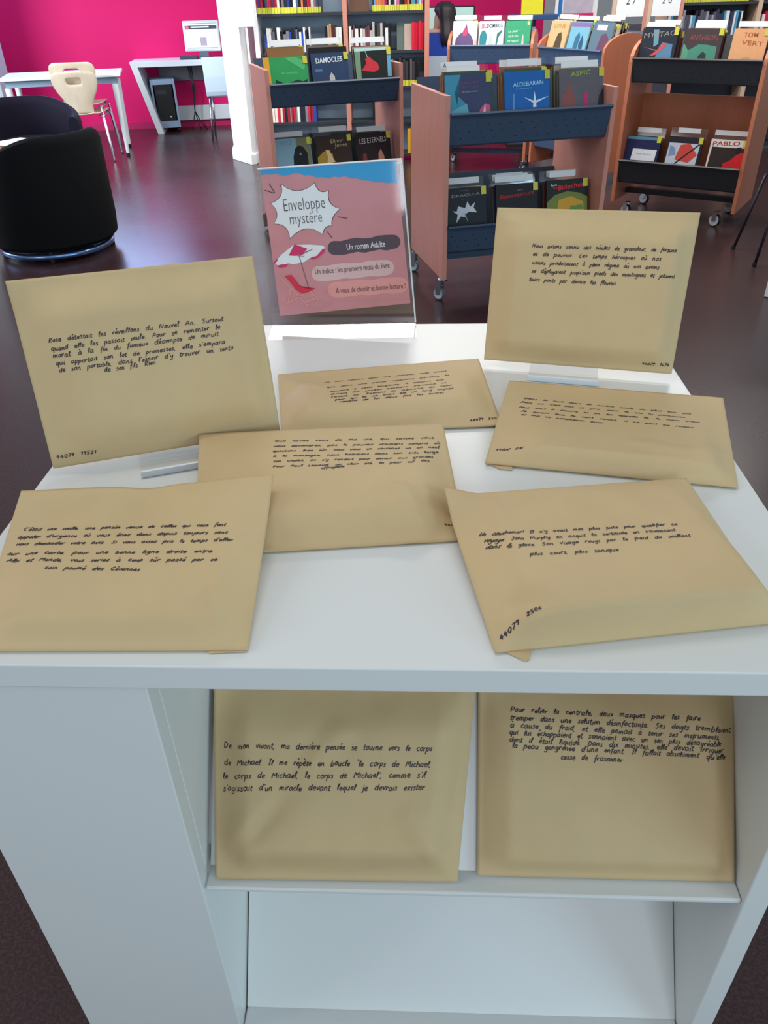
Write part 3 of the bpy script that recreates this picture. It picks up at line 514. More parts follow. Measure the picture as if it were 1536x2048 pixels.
torn = [(1270, 275), (1230, 262), (1190, 268), (1140, 258), (1100, 262), (1040, 246), (1000, 246), (940, 228), (900, 230), (850, 212), (800, 220), (760, 214), (720, 230), (660, 218), (620, 222), (560, 202), (520, 208), (480, 188), (430, 188), (390, 204), (340, 208), (290, 192), (250, 200), (210, 194), (172, 206)]
# the ring stays inside the paper: top edge slightly below the paper edge
top = [(168, 162)] + [(1261, 86)]
mb = MB(); q = [sp(x, y, 1) for x, y in torn]; n = len(q); tp = [sp(1261 + (168 - 1261) * i / (n - 1), 85 + (163 - 85) * i / (n - 1), 1) for i in range(n)]
mb.add(q + tp, [(i, i + 1, i + 1 + n, i + n) for i in range(n - 1)]); mb.build('blue_print', mat('poster_blue', (26, 158, 212), .7, kind='mottle', lo=.98, hi=1.02), poster, recalc=False)
tips = [(335, 280), (603, 268), (715, 330), (805, 475), (742, 610), (665, 680), (405, 715), (275, 595), (250, 432)]
ctr = [(470, 390), (630, 370), (690, 450), (725, 545), (680, 605), (530, 570), (395, 590), (340, 510), (365, 390)]
ring = []
for i, a in enumerate(tips):
    b = tips[(i + 1) % 9]; m_ = ctr[i]
    for k in range(6): t_ = k / 6; ring.append(((1 - t_) ** 2 * a[0] + 2 * t_ * (1 - t_) * m_[0] + t_ ** 2 * b[0], (1 - t_) ** 2 * a[1] + 2 * t_ * (1 - t_) * m_[1] + t_ ** 2 * b[1]))
def fan(pts, k, centre, mname, rgb, name):
    mb = MB(); q = [sp(x, y, k) for x, y in pts] + [sp(*centre, k)]; n = len(pts); mb.add(q, [((i + 1) % n, i, n) for i in range(n)]); return mb.build(name, mat(mname, rgb, .7, kind='mottle', lo=.98, hi=1.02), poster, recalc=False)
fan([(520 + (x - 520) * 1.022 + 1, 490 + (y - 490) * 1.03) for x, y in ring], 1, (520, 490), 'poster_dark', (70, 52, 62), 'bubble_outline')
fan(ring, 2, (520, 490), 'poster_white', (236, 238, 238), 'speech_bubble')
def poster_text(body, a, b, cap, k, m_, name, bold=0):
    mb = MB(); add_text(mb, body, sp(*a, k), sp(*b, k), POSTERUP, cap, bold); mb.build(name, m_, poster, recalc=False)
pxm = (sp(325, 1342) - sp(165, 160)).length / 1190   # metres per zoom pixel
GREYINK = mat('poster_grey_ink', (88, 86, 92), .7); WINK = mat('poster_white', (236, 238, 238), .7); DINK = mat('poster_plum_ink', (92, 42, 52), .7)
poster_text('Enveloppe', (358, 497), (690, 468), 98 * pxm, 3, GREYINK, 'title', -.008)
poster_text('mystère', (408, 602), (667, 580), 88 * pxm, 3, GREYINK, 'title', -.008)
def capsule(a, b, r, k, mname, rgb, name, wob=4):
    ax, ay = a; bx, by = b; an = math.atan2(by - ay, bx - ax); pts = []
    for i in range(9): t_ = an + math.pi / 2 + math.pi * i / 8; pts.append((ax + r * math.cos(t_), ay + r * math.sin(t_)))
    for i in range(1, 8): f = i / 8; pts.append((ax + (bx - ax) * f + r * math.sin(an), ay + (by - ay) * f - r * math.cos(an) + wob * math.sin(i * 1.7)))
    for i in range(9): t_ = an - math.pi / 2 + math.pi * i / 8; pts.append((bx + r * math.cos(t_), by + r * math.sin(t_)))
    for i in range(1, 8): f = 1 - i / 8; pts.append((ax + (bx - ax) * f - r * math.sin(an), ay + (by - ay) * f + r * math.cos(an) + wob * math.sin(i * 2.1)))
    fan(pts, k, ((ax + bx) / 2, (ay + by) / 2), mname, rgb, name)
capsule((765, 792), (1240, 742), 57, 1, 'poster_plum', (78, 54, 68), 'dark_band', 8)
capsule((640, 998), (1185, 950), 62, 1, 'poster_pale', (226, 188, 184), 'pale_band', 6)
capsule((775, 1128), (1295, 1090), 64, 1, 'poster_salmon', (234, 158, 150), 'salmon_band', 6)
poster_text('Un roman Adulte', (865, 808), (1175, 780), 48 * pxm, 3, WINK, 'title', .012)
poster_text('Un indice : les premiers mots du livre', (610, 1005), (1210, 952), 46 * pxm, 3, DINK, 'caption')
poster_text('A vous de choisir et bonne lecture !', (778, 1157), (1338, 1116), 46 * pxm, 3, DINK, 'caption')
fan([(278, 915), (330, 850), (430, 768), (560, 764), (675, 772), (688, 800), (640, 850), (570, 870), (520, 905), (430, 925), (390, 915), (340, 935), (300, 930)], 2, (470, 850), 'poster_white', (236, 238, 238), 'parasol_print')
fan([(440, 762), (545, 797), (505, 848), (395, 850)], 3, (470, 815), 'poster_magenta', (214, 30, 104), 'parasol_print')
fan([(296, 938), (330, 926), (392, 922), (370, 946), (320, 952)], 3, (340, 938), 'poster_magenta', (214, 30, 104), 'parasol_print')
fan([(565, 878), (620, 855), (668, 800), (690, 795), (680, 830), (630, 872), (590, 886)], 3, (640, 848), 'poster_magenta', (214, 30, 104), 'parasol_print')
fan([(268, 915), (300, 880), (306, 890), (282, 920)], 3, (288, 902), 'poster_magenta', (214, 30, 104), 'parasol_print')
def pline(a, b, w_, k, mname, rgb, name):
    d = V((b[0] - a[0], b[1] - a[1])).normalized(); nx, ny = -d.y * w_ / 2, d.x * w_ / 2
    fan([(a[0] + nx, a[1] + ny), (b[0] + nx, b[1] + ny), (b[0] - nx, b[1] - ny), (a[0] - nx, a[1] - ny)], k, ((a[0] + b[0]) / 2, (a[1] + b[1]) / 2), mname, rgb, name)
for a, b in (((235, 270), (280, 345)), ((200, 325), (280, 350)), ((790, 540), (870, 553)), ((705, 660), (745, 712)), ((335, 270), (330, 300))): pline(a, b, 7, 2, 'poster_dark', (70, 52, 62), 'accent_stroke')
pline((478, 855), (556, 1118), 6, 3, 'poster_grey', (120, 100, 110), 'parasol_pole_print')
for a, b in (((395, 850), (520, 858)), ((478, 855), (560, 810)), ((478, 855), (590, 800))): pline(a, b, 4, 4, 'poster_grey', (120, 100, 110), 'parasol_rib_print')
fan([(360, 1018), (415, 1008), (450, 1050), (480, 1092), (540, 1120), (612, 1118), (560, 1145), (500, 1160), (450, 1125), (400, 1060)], 4, (460, 1095), 'poster_red', (216, 34, 72), 'deck_chair_print')
for a, b in (((340, 1040), (548, 1255)), ((380, 1242), (520, 1165)), ((560, 1130), (640, 1215)), ((520, 1230), (630, 1192)), ((410, 1110), (390, 1235))): pline(a, b, 9, 3, 'poster_salmon', (234, 158, 150), 'deck_chair_frame_print')

# ------------------------------------------------------------------ books
CNAME = [((235, 235, 228), 'white'), ((20, 20, 24), 'black'), ((60, 62, 70), 'charcoal'), ((126, 128, 132), 'grey'), ((150, 30, 45), 'dark red'), ((205, 40, 62), 'red'), ((210, 120, 60), 'orange'), ((214, 180, 60), 'yellow'), ((70, 120, 70), 'green'), ((50, 70, 120), 'blue'), ((90, 150, 190), 'light blue'), ((120, 70, 110), 'purple'), ((215, 110, 160), 'pink'), ((110, 76, 52), 'brown'), ((200, 184, 150), 'cream'), ((30, 70, 74), 'dark teal'), ((30, 36, 60), 'navy')]
def book_mesh(W, H, T, mats):
    """hardback: two boards, spine (left), recessed pages."""
    mb = MB(); b = .0025
    mb.mat(0).box(0, W, 0, b, 0, H).box(0, W, T - b, T, 0, H).box(0, b, b, T - b, 0, H)
    mb.mat(1).box(b, W - .004, b, T - b, .003, H - .003)
    return mb
def album(label, W, H, T, rgb, mtx, sticker=True, group='comic albums in the trolleys', art=None, hid=.42):
    """front-facing comic album whose cover carries print; parts: cover, pages, sticker, print."""
    root = thing('comic_album', label, 'book', mtx, group)
    b = .0025
    MB().box(0, W, 0, b, 0, H).box(0, W, T - b, T, 0, H).box(0, b, b, T - b, 0, H).build('cover', cm(rgb, .3), root)
    MB().box(b, W - .004, b, T - b, .003, H - .003).build('pages', PAGES, root)
    if sticker: MB().box(W - .025, W + .001, -.0042, -.0036, H - .038, H + .0005).build('yellow_sticker', YELLOW, root)
    if art:
        for i, it in enumerate(art):
            if it[0] == 'poly':
                _, pts, rgb2, nm = it; y = -.0004 - .00025 * i; q = [V((x * W, y, (hid + (1 - hid) * z) * H if z > 0.001 else 0.004)) for x, z in pts]; n = len(q)
                cxm = sum((p for p in q), V((0, 0, 0))) / n
                MB().add(q + [cxm], [(i_, (i_ + 1) % n, n) for i_ in range(n)]).build(nm, cm(rgb2, .35), root, recalc=False)
            else:
                _, body, x0, z0, x1, z1, cap, rgb2, bold = it; mb = MB(); y = -.0004 - .00025 * i
                add_text(mb, body, (x0 * W, y, (hid + (1 - hid) * z0) * H), (x1 * W, y, (hid + (1 - hid) * z1) * H), (0, 0, 1), cap * H * (1 - hid), bold); mb.build('title', cm(rgb2, .4), root, recalc=False)
    return root
def plain_book(name, label, W, H, T, rgb, mtx, group, sticker=None, cat='book'):
    mb = book_mesh(W, H, T, None)
    if sticker == 'cover': mb.mat(2).box(W - .024, W + .001, -.001, 0, H - .034, H + .0005)
    if sticker == 'spine': mb.mat(2).box(-.0012, 0, .0, T, .0, .045)
    o = mb.build(name, [cm(rgb, .4), PAGES, YELLOW]); o.matrix_world = mtx; return tag(o, label, cat, group)
def divider(label, W, H, mtx, lab=(.05, .95), letters=None, group='trolley index dividers', strip=.030):
    root = thing('index_divider', label, 'divider', mtx, group)
    MB().box(0, W, 0, .002, 0, H).build('clear_plate', CLEAR, root)
    MB().box(W * lab[0], W * lab[1], -.0012, -.0002, H - strip, H - .001).build('label_strip', PAPER, root)
    if letters:
        mb = MB(); n = len(letters)
        add_text(mb, letters, (W * lab[0] + .012, -.0018, H - strip + .006), (W * lab[0] + .012 + .016 * n, -.0018, H - strip + .006), (0, 0, 1), .018); mb.build('lettering', INK, root, recalc=False)
    return root

# ------------------------------------------------------------------ trolleys
TW = .86
def caster(root, x, y, z_top, rad=.033, yaw=0, tyre=None):
    m = M.Translation((x, y, 0)) @ M.Rotation(yaw, 4, 'Z')
    f = MB(); f.lathe([(.012, z_top - .012), (.02, z_top - .012), (.02, z_top - .001), (.004, z_top - .001)], 12)
    for sx in (-1, 1): f.prism([(-.014, rad), (.014, rad - .006), (.018, z_top - .012), (-.018, z_top - .012)], (sx * .003, 0, 0), org=(sx * .014, .012, 0), ax=(0, 1, 0), ay=(0, 0, 1))
    f.box(-.014, .014, -.03, .018, z_top - .016, z_top - .012)
    c_ = f.build('caster', CHROME, root, M_=m)
    MB().lathe([(.008, -.011), (rad - .006, -.011), (rad, -.007), (rad, .007), (rad - .006, .011), (.008, .011)], 20, org=(0, .012, rad), axis='x').build('wheel', tyre or RUBBER, c_, smooth='auto')
    MB().lathe([(rad - .012, -.0125), (rad - .007, -.0135), (rad - .007, .0135), (rad - .012, .0125)], 20, org=(0, .012, rad), axis='x').build('wheel_rim', mat('pale_grey_plastic', (176, 184, 190), .4, kind='mottle'), c_, smooth='auto')
def trolley(label, loc, yaw, D=.62, top=.968, bot=.121, l1=(.893, .746), l2=(.387, .246), rounded=False, wood=BEECH, metal=NAVY, W=TW, back=None, lower=True, inset=.0):
    mtx = TR((*loc, 0), yaw); root = thing('book_trolley', label, 'trolley', mtx, 'comic book trolleys'); t_ = .024
    if rounded:
        prof = [(0, bot), (D, bot), (D, top - .12)] + [(D * .5 + D * .5 * math.cos(a) , top - .12 + .12 * math.sin(a)) for a in [math.pi * k / 12 for k in range(1, 12)]] + [(0, top - .12)]
    else: prof = [(0, bot + .0), (D, bot + .0), (D, top), (0, top)]
    for x in (0, W - t_): MB().prism(prof, (t_, 0, 0), org=(x, 0, 0), ax=(0, 1, 0), ay=(0, 0, 1)).build('side_panel', wood, root, bevel=.002)
    def trough(z1, z0, backz, nm):
        p_ = [(-.004, z1 - .012), (-.012, z1 - .012), (-.018, z1 - .004), (-.014, z1), (-.006, z1 - .002), (.028, z0 + .008), (.036, z0), (D - .10, z0), (D - .02, backz)]
        tr = MB().sheet(p_, t_ + .001, W - t_ - .001, .003).build(nm, metal, root)
        dots = MB()
        f0, f1 = V((0, -.006, z1 - .002)), V((0, .028, z0 + .008)); n = V((0, -(f1 - f0).z, (f1 - f0).y)).normalized(); n = -n if n.y > 0 else n
        u = .05
        while u < W - .06:
            for k, fr_ in enumerate((.38, .58, .80)):
                c_ = f0.lerp(f1, fr_) + V((u + .018 * k, 0, 0)) + n * .0006
                dots.add([c_ + V((math.cos(a) * .003, 0, 0)) + (f1 - f0).normalized() * (math.sin(a) * .003) for a in [math.pi / 3 * q for q in range(6)]], [(0, 1, 2, 3, 4, 5)])
            u += .055
        d_ = dots.build('perforation', BLACK, tr, recalc=False); d_['kind'] = 'stuff'
    trough(l1[0], l1[1], l1[0] + .10, 'upper_trough')
    if lower: trough(l2[0], l2[1], l2[0] + .13, 'lower_trough')
    if back: MB().box(t_, W - t_, back[0], back[0] + .018, back[1], back[2]).build('back_panel', wood, root)
    MB().box(t_, W - t_, D * .5 - .03, D * .5 + .03, bot + .02, bot + .05).build('base_rail', metal, root)
    for x in (t_ / 2 + inset, W - t_ / 2 - inset):
        for y in (.05, D - .05): caster(root, x, y, bot, .033 if not inset else .042, random.uniform(.5, .9) if not inset else random.uniform(1.0, 1.4), BLACK if inset else None)
        if inset: 
            pass
    return mtx
def row(mtx, z0, spec, tag_words, v0=.045, lean=15, step=.027, nback=5, bw=.225, hbk=(.27, .31), ndiv=2, letters=None, palette=None):
    """three columns: spec = list of dicts(u, W, H, rgb, art, label)."""
    palette = palette or [(28, 26, 30), (60, 44, 40), (110, 96, 84), (40, 60, 74), (120, 40, 50), (70, 84, 60), (160, 150, 130), (36, 44, 70), (140, 100, 60)]
    for ci, s_ in enumerate(spec):
        u, W, H = s_['u'], s_.get('W', bw), s_.get('H', .30)
        album(s_['label'], W, H, s_.get('T', .014), s_['rgb'], mtx @ TR((u, v0, z0), s_.get('rz', 0), R(-lean)), art=s_.get('art'), sticker=s_.get('sticker', True))
        prev = v0 + s_.get('T', .014) / math.cos(R(lean)) + .004
        nb = s_.get('n', nback); short = s_['short']
        for k in range(nb):
            T = random.uniform(.010, .016); H2 = random.uniform(*hbk); W2 = random.uniform(W - .02, min(.235, W + .008)); rgb = random.choice(palette)
            nm = min(CNAME, key=lambda c_: sum((a - b) ** 2 for a, b in zip(c_[0], rgb)))[1]
            du = random.uniform(-.006, .010)
            plain_book('comic_album', '%s album, %s behind the %s album, %s' % (nm, ORD[k], short, tag_words), W2, H2, T, rgb, mtx @ TR((max(.027, u + du), prev, z0 + .0005), 0, R(-lean)), 'comic albums in the trolleys', sticker='cover' if random.random() < .6 else None)
            prev += T / math.cos(R(lean)) + .003
            if k in s_.get('div', (1, 3)):
                lt = s_.get('letters') if k == s_.get('div', (1, 3))[-1] else None
                hh = s_.get('dh', .335) + random.uniform(-.008, .012) 
                divider('clear divider with white strip, %s behind the %s album, %s' % (ORD[s_.get('div', (1, 3)).index(k)], short, tag_words), W + .01, hh, mtx @ TR((max(.027, u - .004), prev, z0 + .0005), 0, R(-lean)), lab=(random.uniform(.02, .2), random.uniform(.78, .98)), letters=lt)
                prev += .006
tri = lambda *p: list(p)
def P_(pts, rgb, nm='cover_print'): return ('poly', pts, rgb, nm)
def T_(body, x0, z0, x1, z1, cap, rgb, bold=0): return ('text', body, x0, z0, x1, z1, cap, rgb, bold)
A_ = trolley('beech comic trolley nearest the display, directly behind the pink sign', (.125, 4.011), .267, D=.62)
row(A_, .752, [
 dict(u=.03, rgb=(64, 72, 104), short='teal tent', label='dark teal comic album with a striped tent, left on the nearest trolley', letters='A', art=[P_([(0, 0), (.5, 0), (.42, .3), (.2, .55), (.35, .98), (0, .98)], (70, 150, 176)), P_([(.0, .0), (.62, 0), (.46, .28), (.3, .2), (.1, .1)], (110, 178, 196)), P_([(.72, .02), (.98, .02), (.96, .22), (.86, .26), (.74, .12)], (206, 96, 128)), P_([(.80, .02), (.87, .02), (.86, .25)], (232, 214, 220)), T_('LE SECRET', .3, .76, .72, .76, .05, (150, 80, 120)), T_('DU TEMPS', .32, .66, .72, .66, .05, (150, 80, 120)), T_('SECONDE PARTIE', .36, .55, .7, .55, .03, (190, 180, 200))]),
 dict(u=.325, rgb=(34, 104, 178), short='ALDEBARAN', label='bright blue ALDEBARAN comic album with a white glider on the nearest trolley', art=[T_('ALDEBARAN', .18, .62, .86, .66, .10, (170, 216, 236), .01), T_('la catastrophe', .25, .55, .6, .57, .035, (150, 196, 226)), P_([(.62, .10), (.70, .10), (.68, .34), (.66, .50), (.64, .34)], (236, 240, 244)), P_([(.42, .36), (.63, .20), (.64, .26)], (224, 234, 242)), P_([(.99, .36), (.69, .20), (.68, .26)], (224, 234, 242)), P_([(.18, .05), (.19, .05), (.20, .45), (.19, .45)], (180, 214, 236))]),
 dict(u=.605, rgb=(104, 100, 106), short='ASPIC', label='grey ASPIC comic album with green title and a pink figure on the nearest trolley', art=[T_('ASPIC', .24, .80, .70, .84, .12, (150, 186, 60), .01), P_([(.04, .05), (.34, .05), (.36, .35), (.28, .42), (.24, .62), (.2, .72), (.17, .6), (.1, .4), (.04, .42)], (146, 88, 84)), P_([(.52, .02), (.64, .02), (.62, .22), (.66, .34), (.58, .42), (.54, .3), (.56, .2)], (206, 52, 110)), P_([(.78, .0), (1, 0), (1, .5), (.9, .3)], (52, 50, 56))]),
], 'near trolley upper row', .045)
row(A_, .252, [
 dict(u=.03, rgb=(26, 28, 34), short='DRACULA', label='black DRACULA comic album with white drawing on the nearest trolley', n=3, art=[T_('GEORGES', .38, .90, .6, .905, .025, (120, 122, 128)), T_('DRACULA', .2, .74, .86, .78, .07, (150, 152, 156)), T_('bram stoker', .42, .68, .62, .685, .02, (110, 112, 118)), P_([(.28, .05), (.38, .22), (.5, .2), (.56, .04), (.48, .26), (.6, .34), (.78, .3), (.7, .44), (.74, .58), (.62, .46), (.56, .62), (.5, .44), (.34, .5), (.3, .36), (.2, .38), (.32, .28)], (206, 212, 220))]),
 dict(u=.31, rgb=(28, 18, 20), short='red script', label='black comic album with red script title, middle of the nearest trolley lower row', n=4, div=(1, 2, 3), art=[T_('Bonaventura', .1, .60, .92, .68, .12, (176, 36, 48), .005), T_('ALBUM', .5, .80, .64, .805, .03, (150, 140, 140))]),
 dict(u=.585, rgb=(30, 36, 26), short='Les Bidochon', label='yellow and green Les Bidochon comic album with red title on the nearest trolley', n=4, art=[P_([(0, 0), (1, 0), (1, .5), (.8, .62), (.5, .68), (.2, .6), (0, .4)], (120, 130, 60)), P_([(.1, 0), (.95, 0), (.9, .36), (.6, .54), (.3, .46)], (214, 158, 50)), T_('les', .16, .76, .26, .76, .07, (214, 44, 54)), T_('Bidochon', .28, .72, .93, .80, .13, (220, 40, 54), .02), T_('René', .1, .84, .25, .85, .06, (226, 226, 220), .01), P_([(.55, .16), (.9, .16), (.86, .3), (.7, .26), (.6, .28)], (96, 150, 70))]),
], 'near trolley lower row', .04, nback=4, hbk=(.265, .30))
E_ = trolley('beech comic trolley behind the pink sign, in front of the wall bookcase', (-.882, 5.078), .347, D=.52, top=1.003, l1=(.930, .800), l2=(.455, .325), W=.84)
row(E_, .806, [
 dict(u=.05, rgb=(52, 156, 88), short='green leaf', label='green comic album with an orange spine, left on the trolley behind the sign', letters='D', n=4, H=.26, art=[P_([(-.14, 0), (0, 0), (0, 1), (-.16, 1)], (222, 164, 52), 'spine_print'), P_([(.05, 0), (1, 0), (.96, .2), (.85, .12), (.7, .2), (.5, .1), (.25, .06), (.12, .22)], (26, 66, 46)), P_([(.4, .95), (.9, .5), (.96, .8), (.7, .98)], (84, 182, 112)), T_('LE GRAND', .3, .40, .72, .40, .07, (136, 206, 156))]),
 dict(u=.30, H=.27, rgb=(48, 66, 98), short='DAMOCLES', label='navy blue DAMOCLES comic album, middle of the trolley behind the sign', n=4, art=[T_('DAMOCLES', .13, .66, .85, .70, .17, (228, 232, 236), .02), P_([(.08, .38), (.28, .38), (.28, .46), (.08, .46)], (80, 120, 160)), P_([(.44, .0), (.62, .0), (.6, .2), (.52, .34), (.46, .2)], (196, 190, 184))]),
 dict(u=.57, H=.285, rgb=(34, 38, 34), short='red figure', label='dark comic album with a red crouching figure on the trolley behind the sign', letters='E F', n=4, art=[P_([(0, 0), (.12, 0), (.16, .95), (0, .95)], (120, 150, 120)), P_([(.0, .9), (.9, .92), (.9, 1), (0, 1)], (190, 220, 216)), P_([(.16, .28), (.5, .22), (.66, .3), (.62, .5), (.5, .6), (.4, .72), (.28, .66), (.3, .5)], (204, 56, 66)), P_([(.88, .05), (1, .05), (1, .9), (.9, .9)], (110, 168, 196)), P_([(.34, .7), (.36, .7), (.3, .95), (.28, .95)], (150, 190, 180))]),
], 'trolley behind sign upper row', .04)
row(E_, .331, [
 dict(u=.04, rgb=(132, 172, 190), short='hooded figure', label='pale blue comic album with a black hooded figure on the trolley behind the sign', n=3, art=[P_([(.5, 0), (.98, 0), (1, 1), (.6, 1)], (118, 122, 92)), T_('FRITZ', .08, .78, .5, .80, .14, (104, 150, 176)), P_([(.42, 0), (.9, 0), (.88, .5), (.78, .7), (.66, .76), (.55, .66), (.48, .4)], (26, 28, 34)), P_([(.64, .46), (.72, .44), (.7, .52)], (150, 140, 130))]),
 dict(u=.30, rgb=(58, 44, 36), short='Elinor Jones', label='brown and gold Elinor Jones comic album on the trolley behind the sign', n=3, art=[P_([(0, 0), (.5, 0), (.44, .4), (.2, .5), (0, .3)], (176, 142, 54)), T_('Elinor', .42, .74, .78, .76, .13, (186, 168, 130)), T_('Jones', .52, .60, .88, .62, .13, (186, 168, 130)), P_([(.26, .1), (.5, .12), (.42, .3), (.36, .52), (.24, .54), (.3, .3)], (224, 196, 150))]),
 dict(u=.56, rgb=(44, 26, 28), short='LES ETERNELS', label='dark maroon LES ETERNELS comic album on the trolley behind the sign', n=3, art=[T_('LES ETERNELS', .10, .64, .88, .68, .17, (214, 206, 200), -.006), P_([(.56, 0), (.84, 0), (.78, .2), (.7, .44), (.62, .3)], (196, 130, 110)), P_([(.1, 0), (.32, 0), (.26, .34), (.16, .3)], (120, 54, 56))]),
], 'trolley behind sign lower row', .04)
B_ = trolley('beech comic trolley with grey metal troughs at the right edge', (1.346, 5.787), -.536, D=.52, top=1.07, bot=.10, l1=(.973, .831), l2=(.374, .224), rounded=True, wood=ORANGE, metal=GREYMETAL, W=.83, back=(.36, .30, .74), inset=.10)
row(B_, .837, [
 dict(u=.03, rgb=(38, 44, 56), short='dark blue swimmer', label='dark blue comic album with a red swimmer, left on the right-hand trolley', art=[P_([(.45, 0), (.95, 0), (.9, .5), (.6, .55), (.5, .3)], (92, 128, 160)), P_([(.3, .95), (.45, .95), (.5, .5), (.38, .4)], (110, 150, 168)), T_('MYSTAG', .06, .68, .92, .78, .16, (150, 140, 130)), P_([(.3, .1), (.5, .3), (.62, .5), (.74, .54), (.7, .42), (.5, .16)], (206, 84, 80)), P_([(.1, .4), (.5, .3), (.5, .26)], (160, 100, 120))]),
 dict(u=.30, rgb=(70, 56, 58), short='green landscape', label='dark green comic album with a riding figure, middle of the right-hand trolley', art=[P_([(.0, .0), (.95, 0), (.9, .44), (.6, .5), (.4, .5), (.2, .34), (.0, .3)], (74, 136, 114)), P_([(.0, .0), (.2, 0), (.16, .3), (.04, .5), (0, .5)], (90, 150, 120)), T_('ANTHRON', .14, .62, .88, .62, .18, (146, 76, 76)), P_([(.4, .0), (.7, 0), (.66, .2), (.56, .28), (.46, .14)], (40, 58, 58))]),
 dict(u=.585, W=.20, rgb=(226, 164, 116), short='orange', label='orange comic album with brown lettering, right on the right-hand trolley', art=[T_('TOM', .3, .74, .7, .74, .14, (168, 84, 40), .01), T_('VERT', .28, .52, .9, .46, .14, (168, 84, 40)), P_([(.3, 0), (.7, 0), (.6, .12), (.4, .14)], (190, 150, 110))]),
], 'right-hand trolley upper row', .04)
row(B_, .230, [
 dict(u=.03, rgb=(38, 44, 84), short='white label', label='navy comic album with a large white label on the right-hand trolley lower row', H=.29, art=[P_([(.0, .86), (1, .86), (1, .97), (0, .97)], (96, 142, 160)), P_([(.2, .1), (.92, .1), (.94, .52), (.22, .52)], (226, 230, 236), 'white_label'), T_('bande dessinée', .34, .32, .8, .32, .05, (120, 124, 150))]),
 dict(u=.30, rgb=(40, 40, 46), short='red collage', label='black framed comic album with a red and white collage on the right-hand trolley', art=[P_([(.04, .04), (.92, .04), (.94, .78), (.06, .78)], (196, 204, 214)), P_([(.3, .2), (.7, .12), (.92, .4), (.66, .78), (.4, .72), (.34, .44)], (206, 76, 66)), P_([(.3, .06), (.36, .06), (.94, .76), (.9, .78)], (40, 36, 44)), P_([(.1, .3), (.3, .36), (.26, .6), (.1, .7)], (130, 150, 186))]),
 dict(u=.575, rgb=(52, 42, 40), short='PABLO', label='PABLO comic album with white title and a red figure on the right-hand trolley', art=[P_([(0, .74), (1, .74), (1, 1), (0, 1)], (226, 224, 214)), T_('PABLO', .06, .78, .80, .82, .14, (176, 44, 52), .02), P_([(.45, 0), (1, 0), (1, .5), (.9, .6), (.76, .5), (.62, .3), (.46, .2)], (204, 36, 40)), P_([(.70, .56), (.88, .60), (.86, .78), (.74, .76)], (40, 30, 30)), P_([(0, 0), (.03, 0), (.06, .76), (.0, .76)], (220, 216, 206))]),
], 'right-hand trolley lower row', .04, nback=3, hbk=(.26, .29))
C_ = trolley('beech comic trolley with rounded ends in front of the seated person', (.235, 7.45), -.20, D=.52, top=1.06, bot=.10, l1=(.965, .83), l2=(.374, .224), rounded=True, wood=ORANGE, metal=mat('mid_blue_metal', (74, 98, 130), .42, kind='mottle', lo=.92, hi=1.08), W=.70)
row(C_, .836, [
 dict(u=.030, W=.20, rgb=(228, 226, 230), short='pink castle', label='white comic album with a purple mountain castle on the far trolley', sticker=False, art=[P_([(.02, 0), (.94, 0), (.86, .22), (.76, .42), (.62, .56), (.56, .92), (.48, .6), (.3, .5), (.14, .3)], (104, 84, 124)), P_([(.42, .4), (.6, .42), (.58, .7), (.5, .76), (.42, .6)], (206, 74, 112)), P_([(.8, 0), (1, 0), (1, .2), (.9, .24)], (226, 180, 170))]),
 dict(u=.247, W=.20, rgb=(222, 232, 236), short='JEUDOMBRES', label='white JEUDOMBRES comic album with teal trees on the far trolley', sticker=False, art=[T_('JEU', .08, .72, .3, .72, .16, (206, 70, 110), .02), T_('DOMBRES', .31, .72, .94, .74, .16, (60, 70, 84), .02), P_([(.04, .02), (.3, .02), (.34, .4), (.24, .62), (.12, .6), (.04, .4)], (56, 132, 142)), P_([(.7, .02), (.76, .02), (.8, .4), (.95, .58), (.92, .64), (.74, .48)], (70, 120, 116)), P_([(.4, 0), (.56, 0), (.54, .4), (.48, .5), (.42, .4)], (190, 200, 196))]),
 dict(u=.463, W=.20, rgb=(60, 158, 114), short='green script', label='green comic album with white script lettering on the far trolley', sticker=False, art=[T_('Le jour', .12, .52, .5, .54, .11, (226, 240, 232)), T_('où le bus', .12, .32, .52, .34, .11, (226, 240, 232)), T_('est reparti', .1, .12, .54, .14, .11, (226, 240, 232)), P_([(.64, 0), (.8, 0), (.74, .36), (.71, .46), (.68, .3)], (196, 196, 180)), P_([(.86, .82), (.95, .82), (.95, .96), (.86, .96)], (206, 220, 150))]),
], 'far trolley', .04, palette=[(220, 220, 222), (60, 44, 40), (36, 30, 30), (200, 190, 170), (90, 60, 50)])
D_ = trolley('beech comic trolley with rounded ends turned sideways beyond the right-hand trolley', (.945, 7.27), -1.0, D=.50, top=1.06, bot=.10, l1=(.955, .83), l2=(.374, .224), rounded=True, wood=ORANGE, metal=mat('mid_blue_metal', (74, 98, 130)), W=.76)
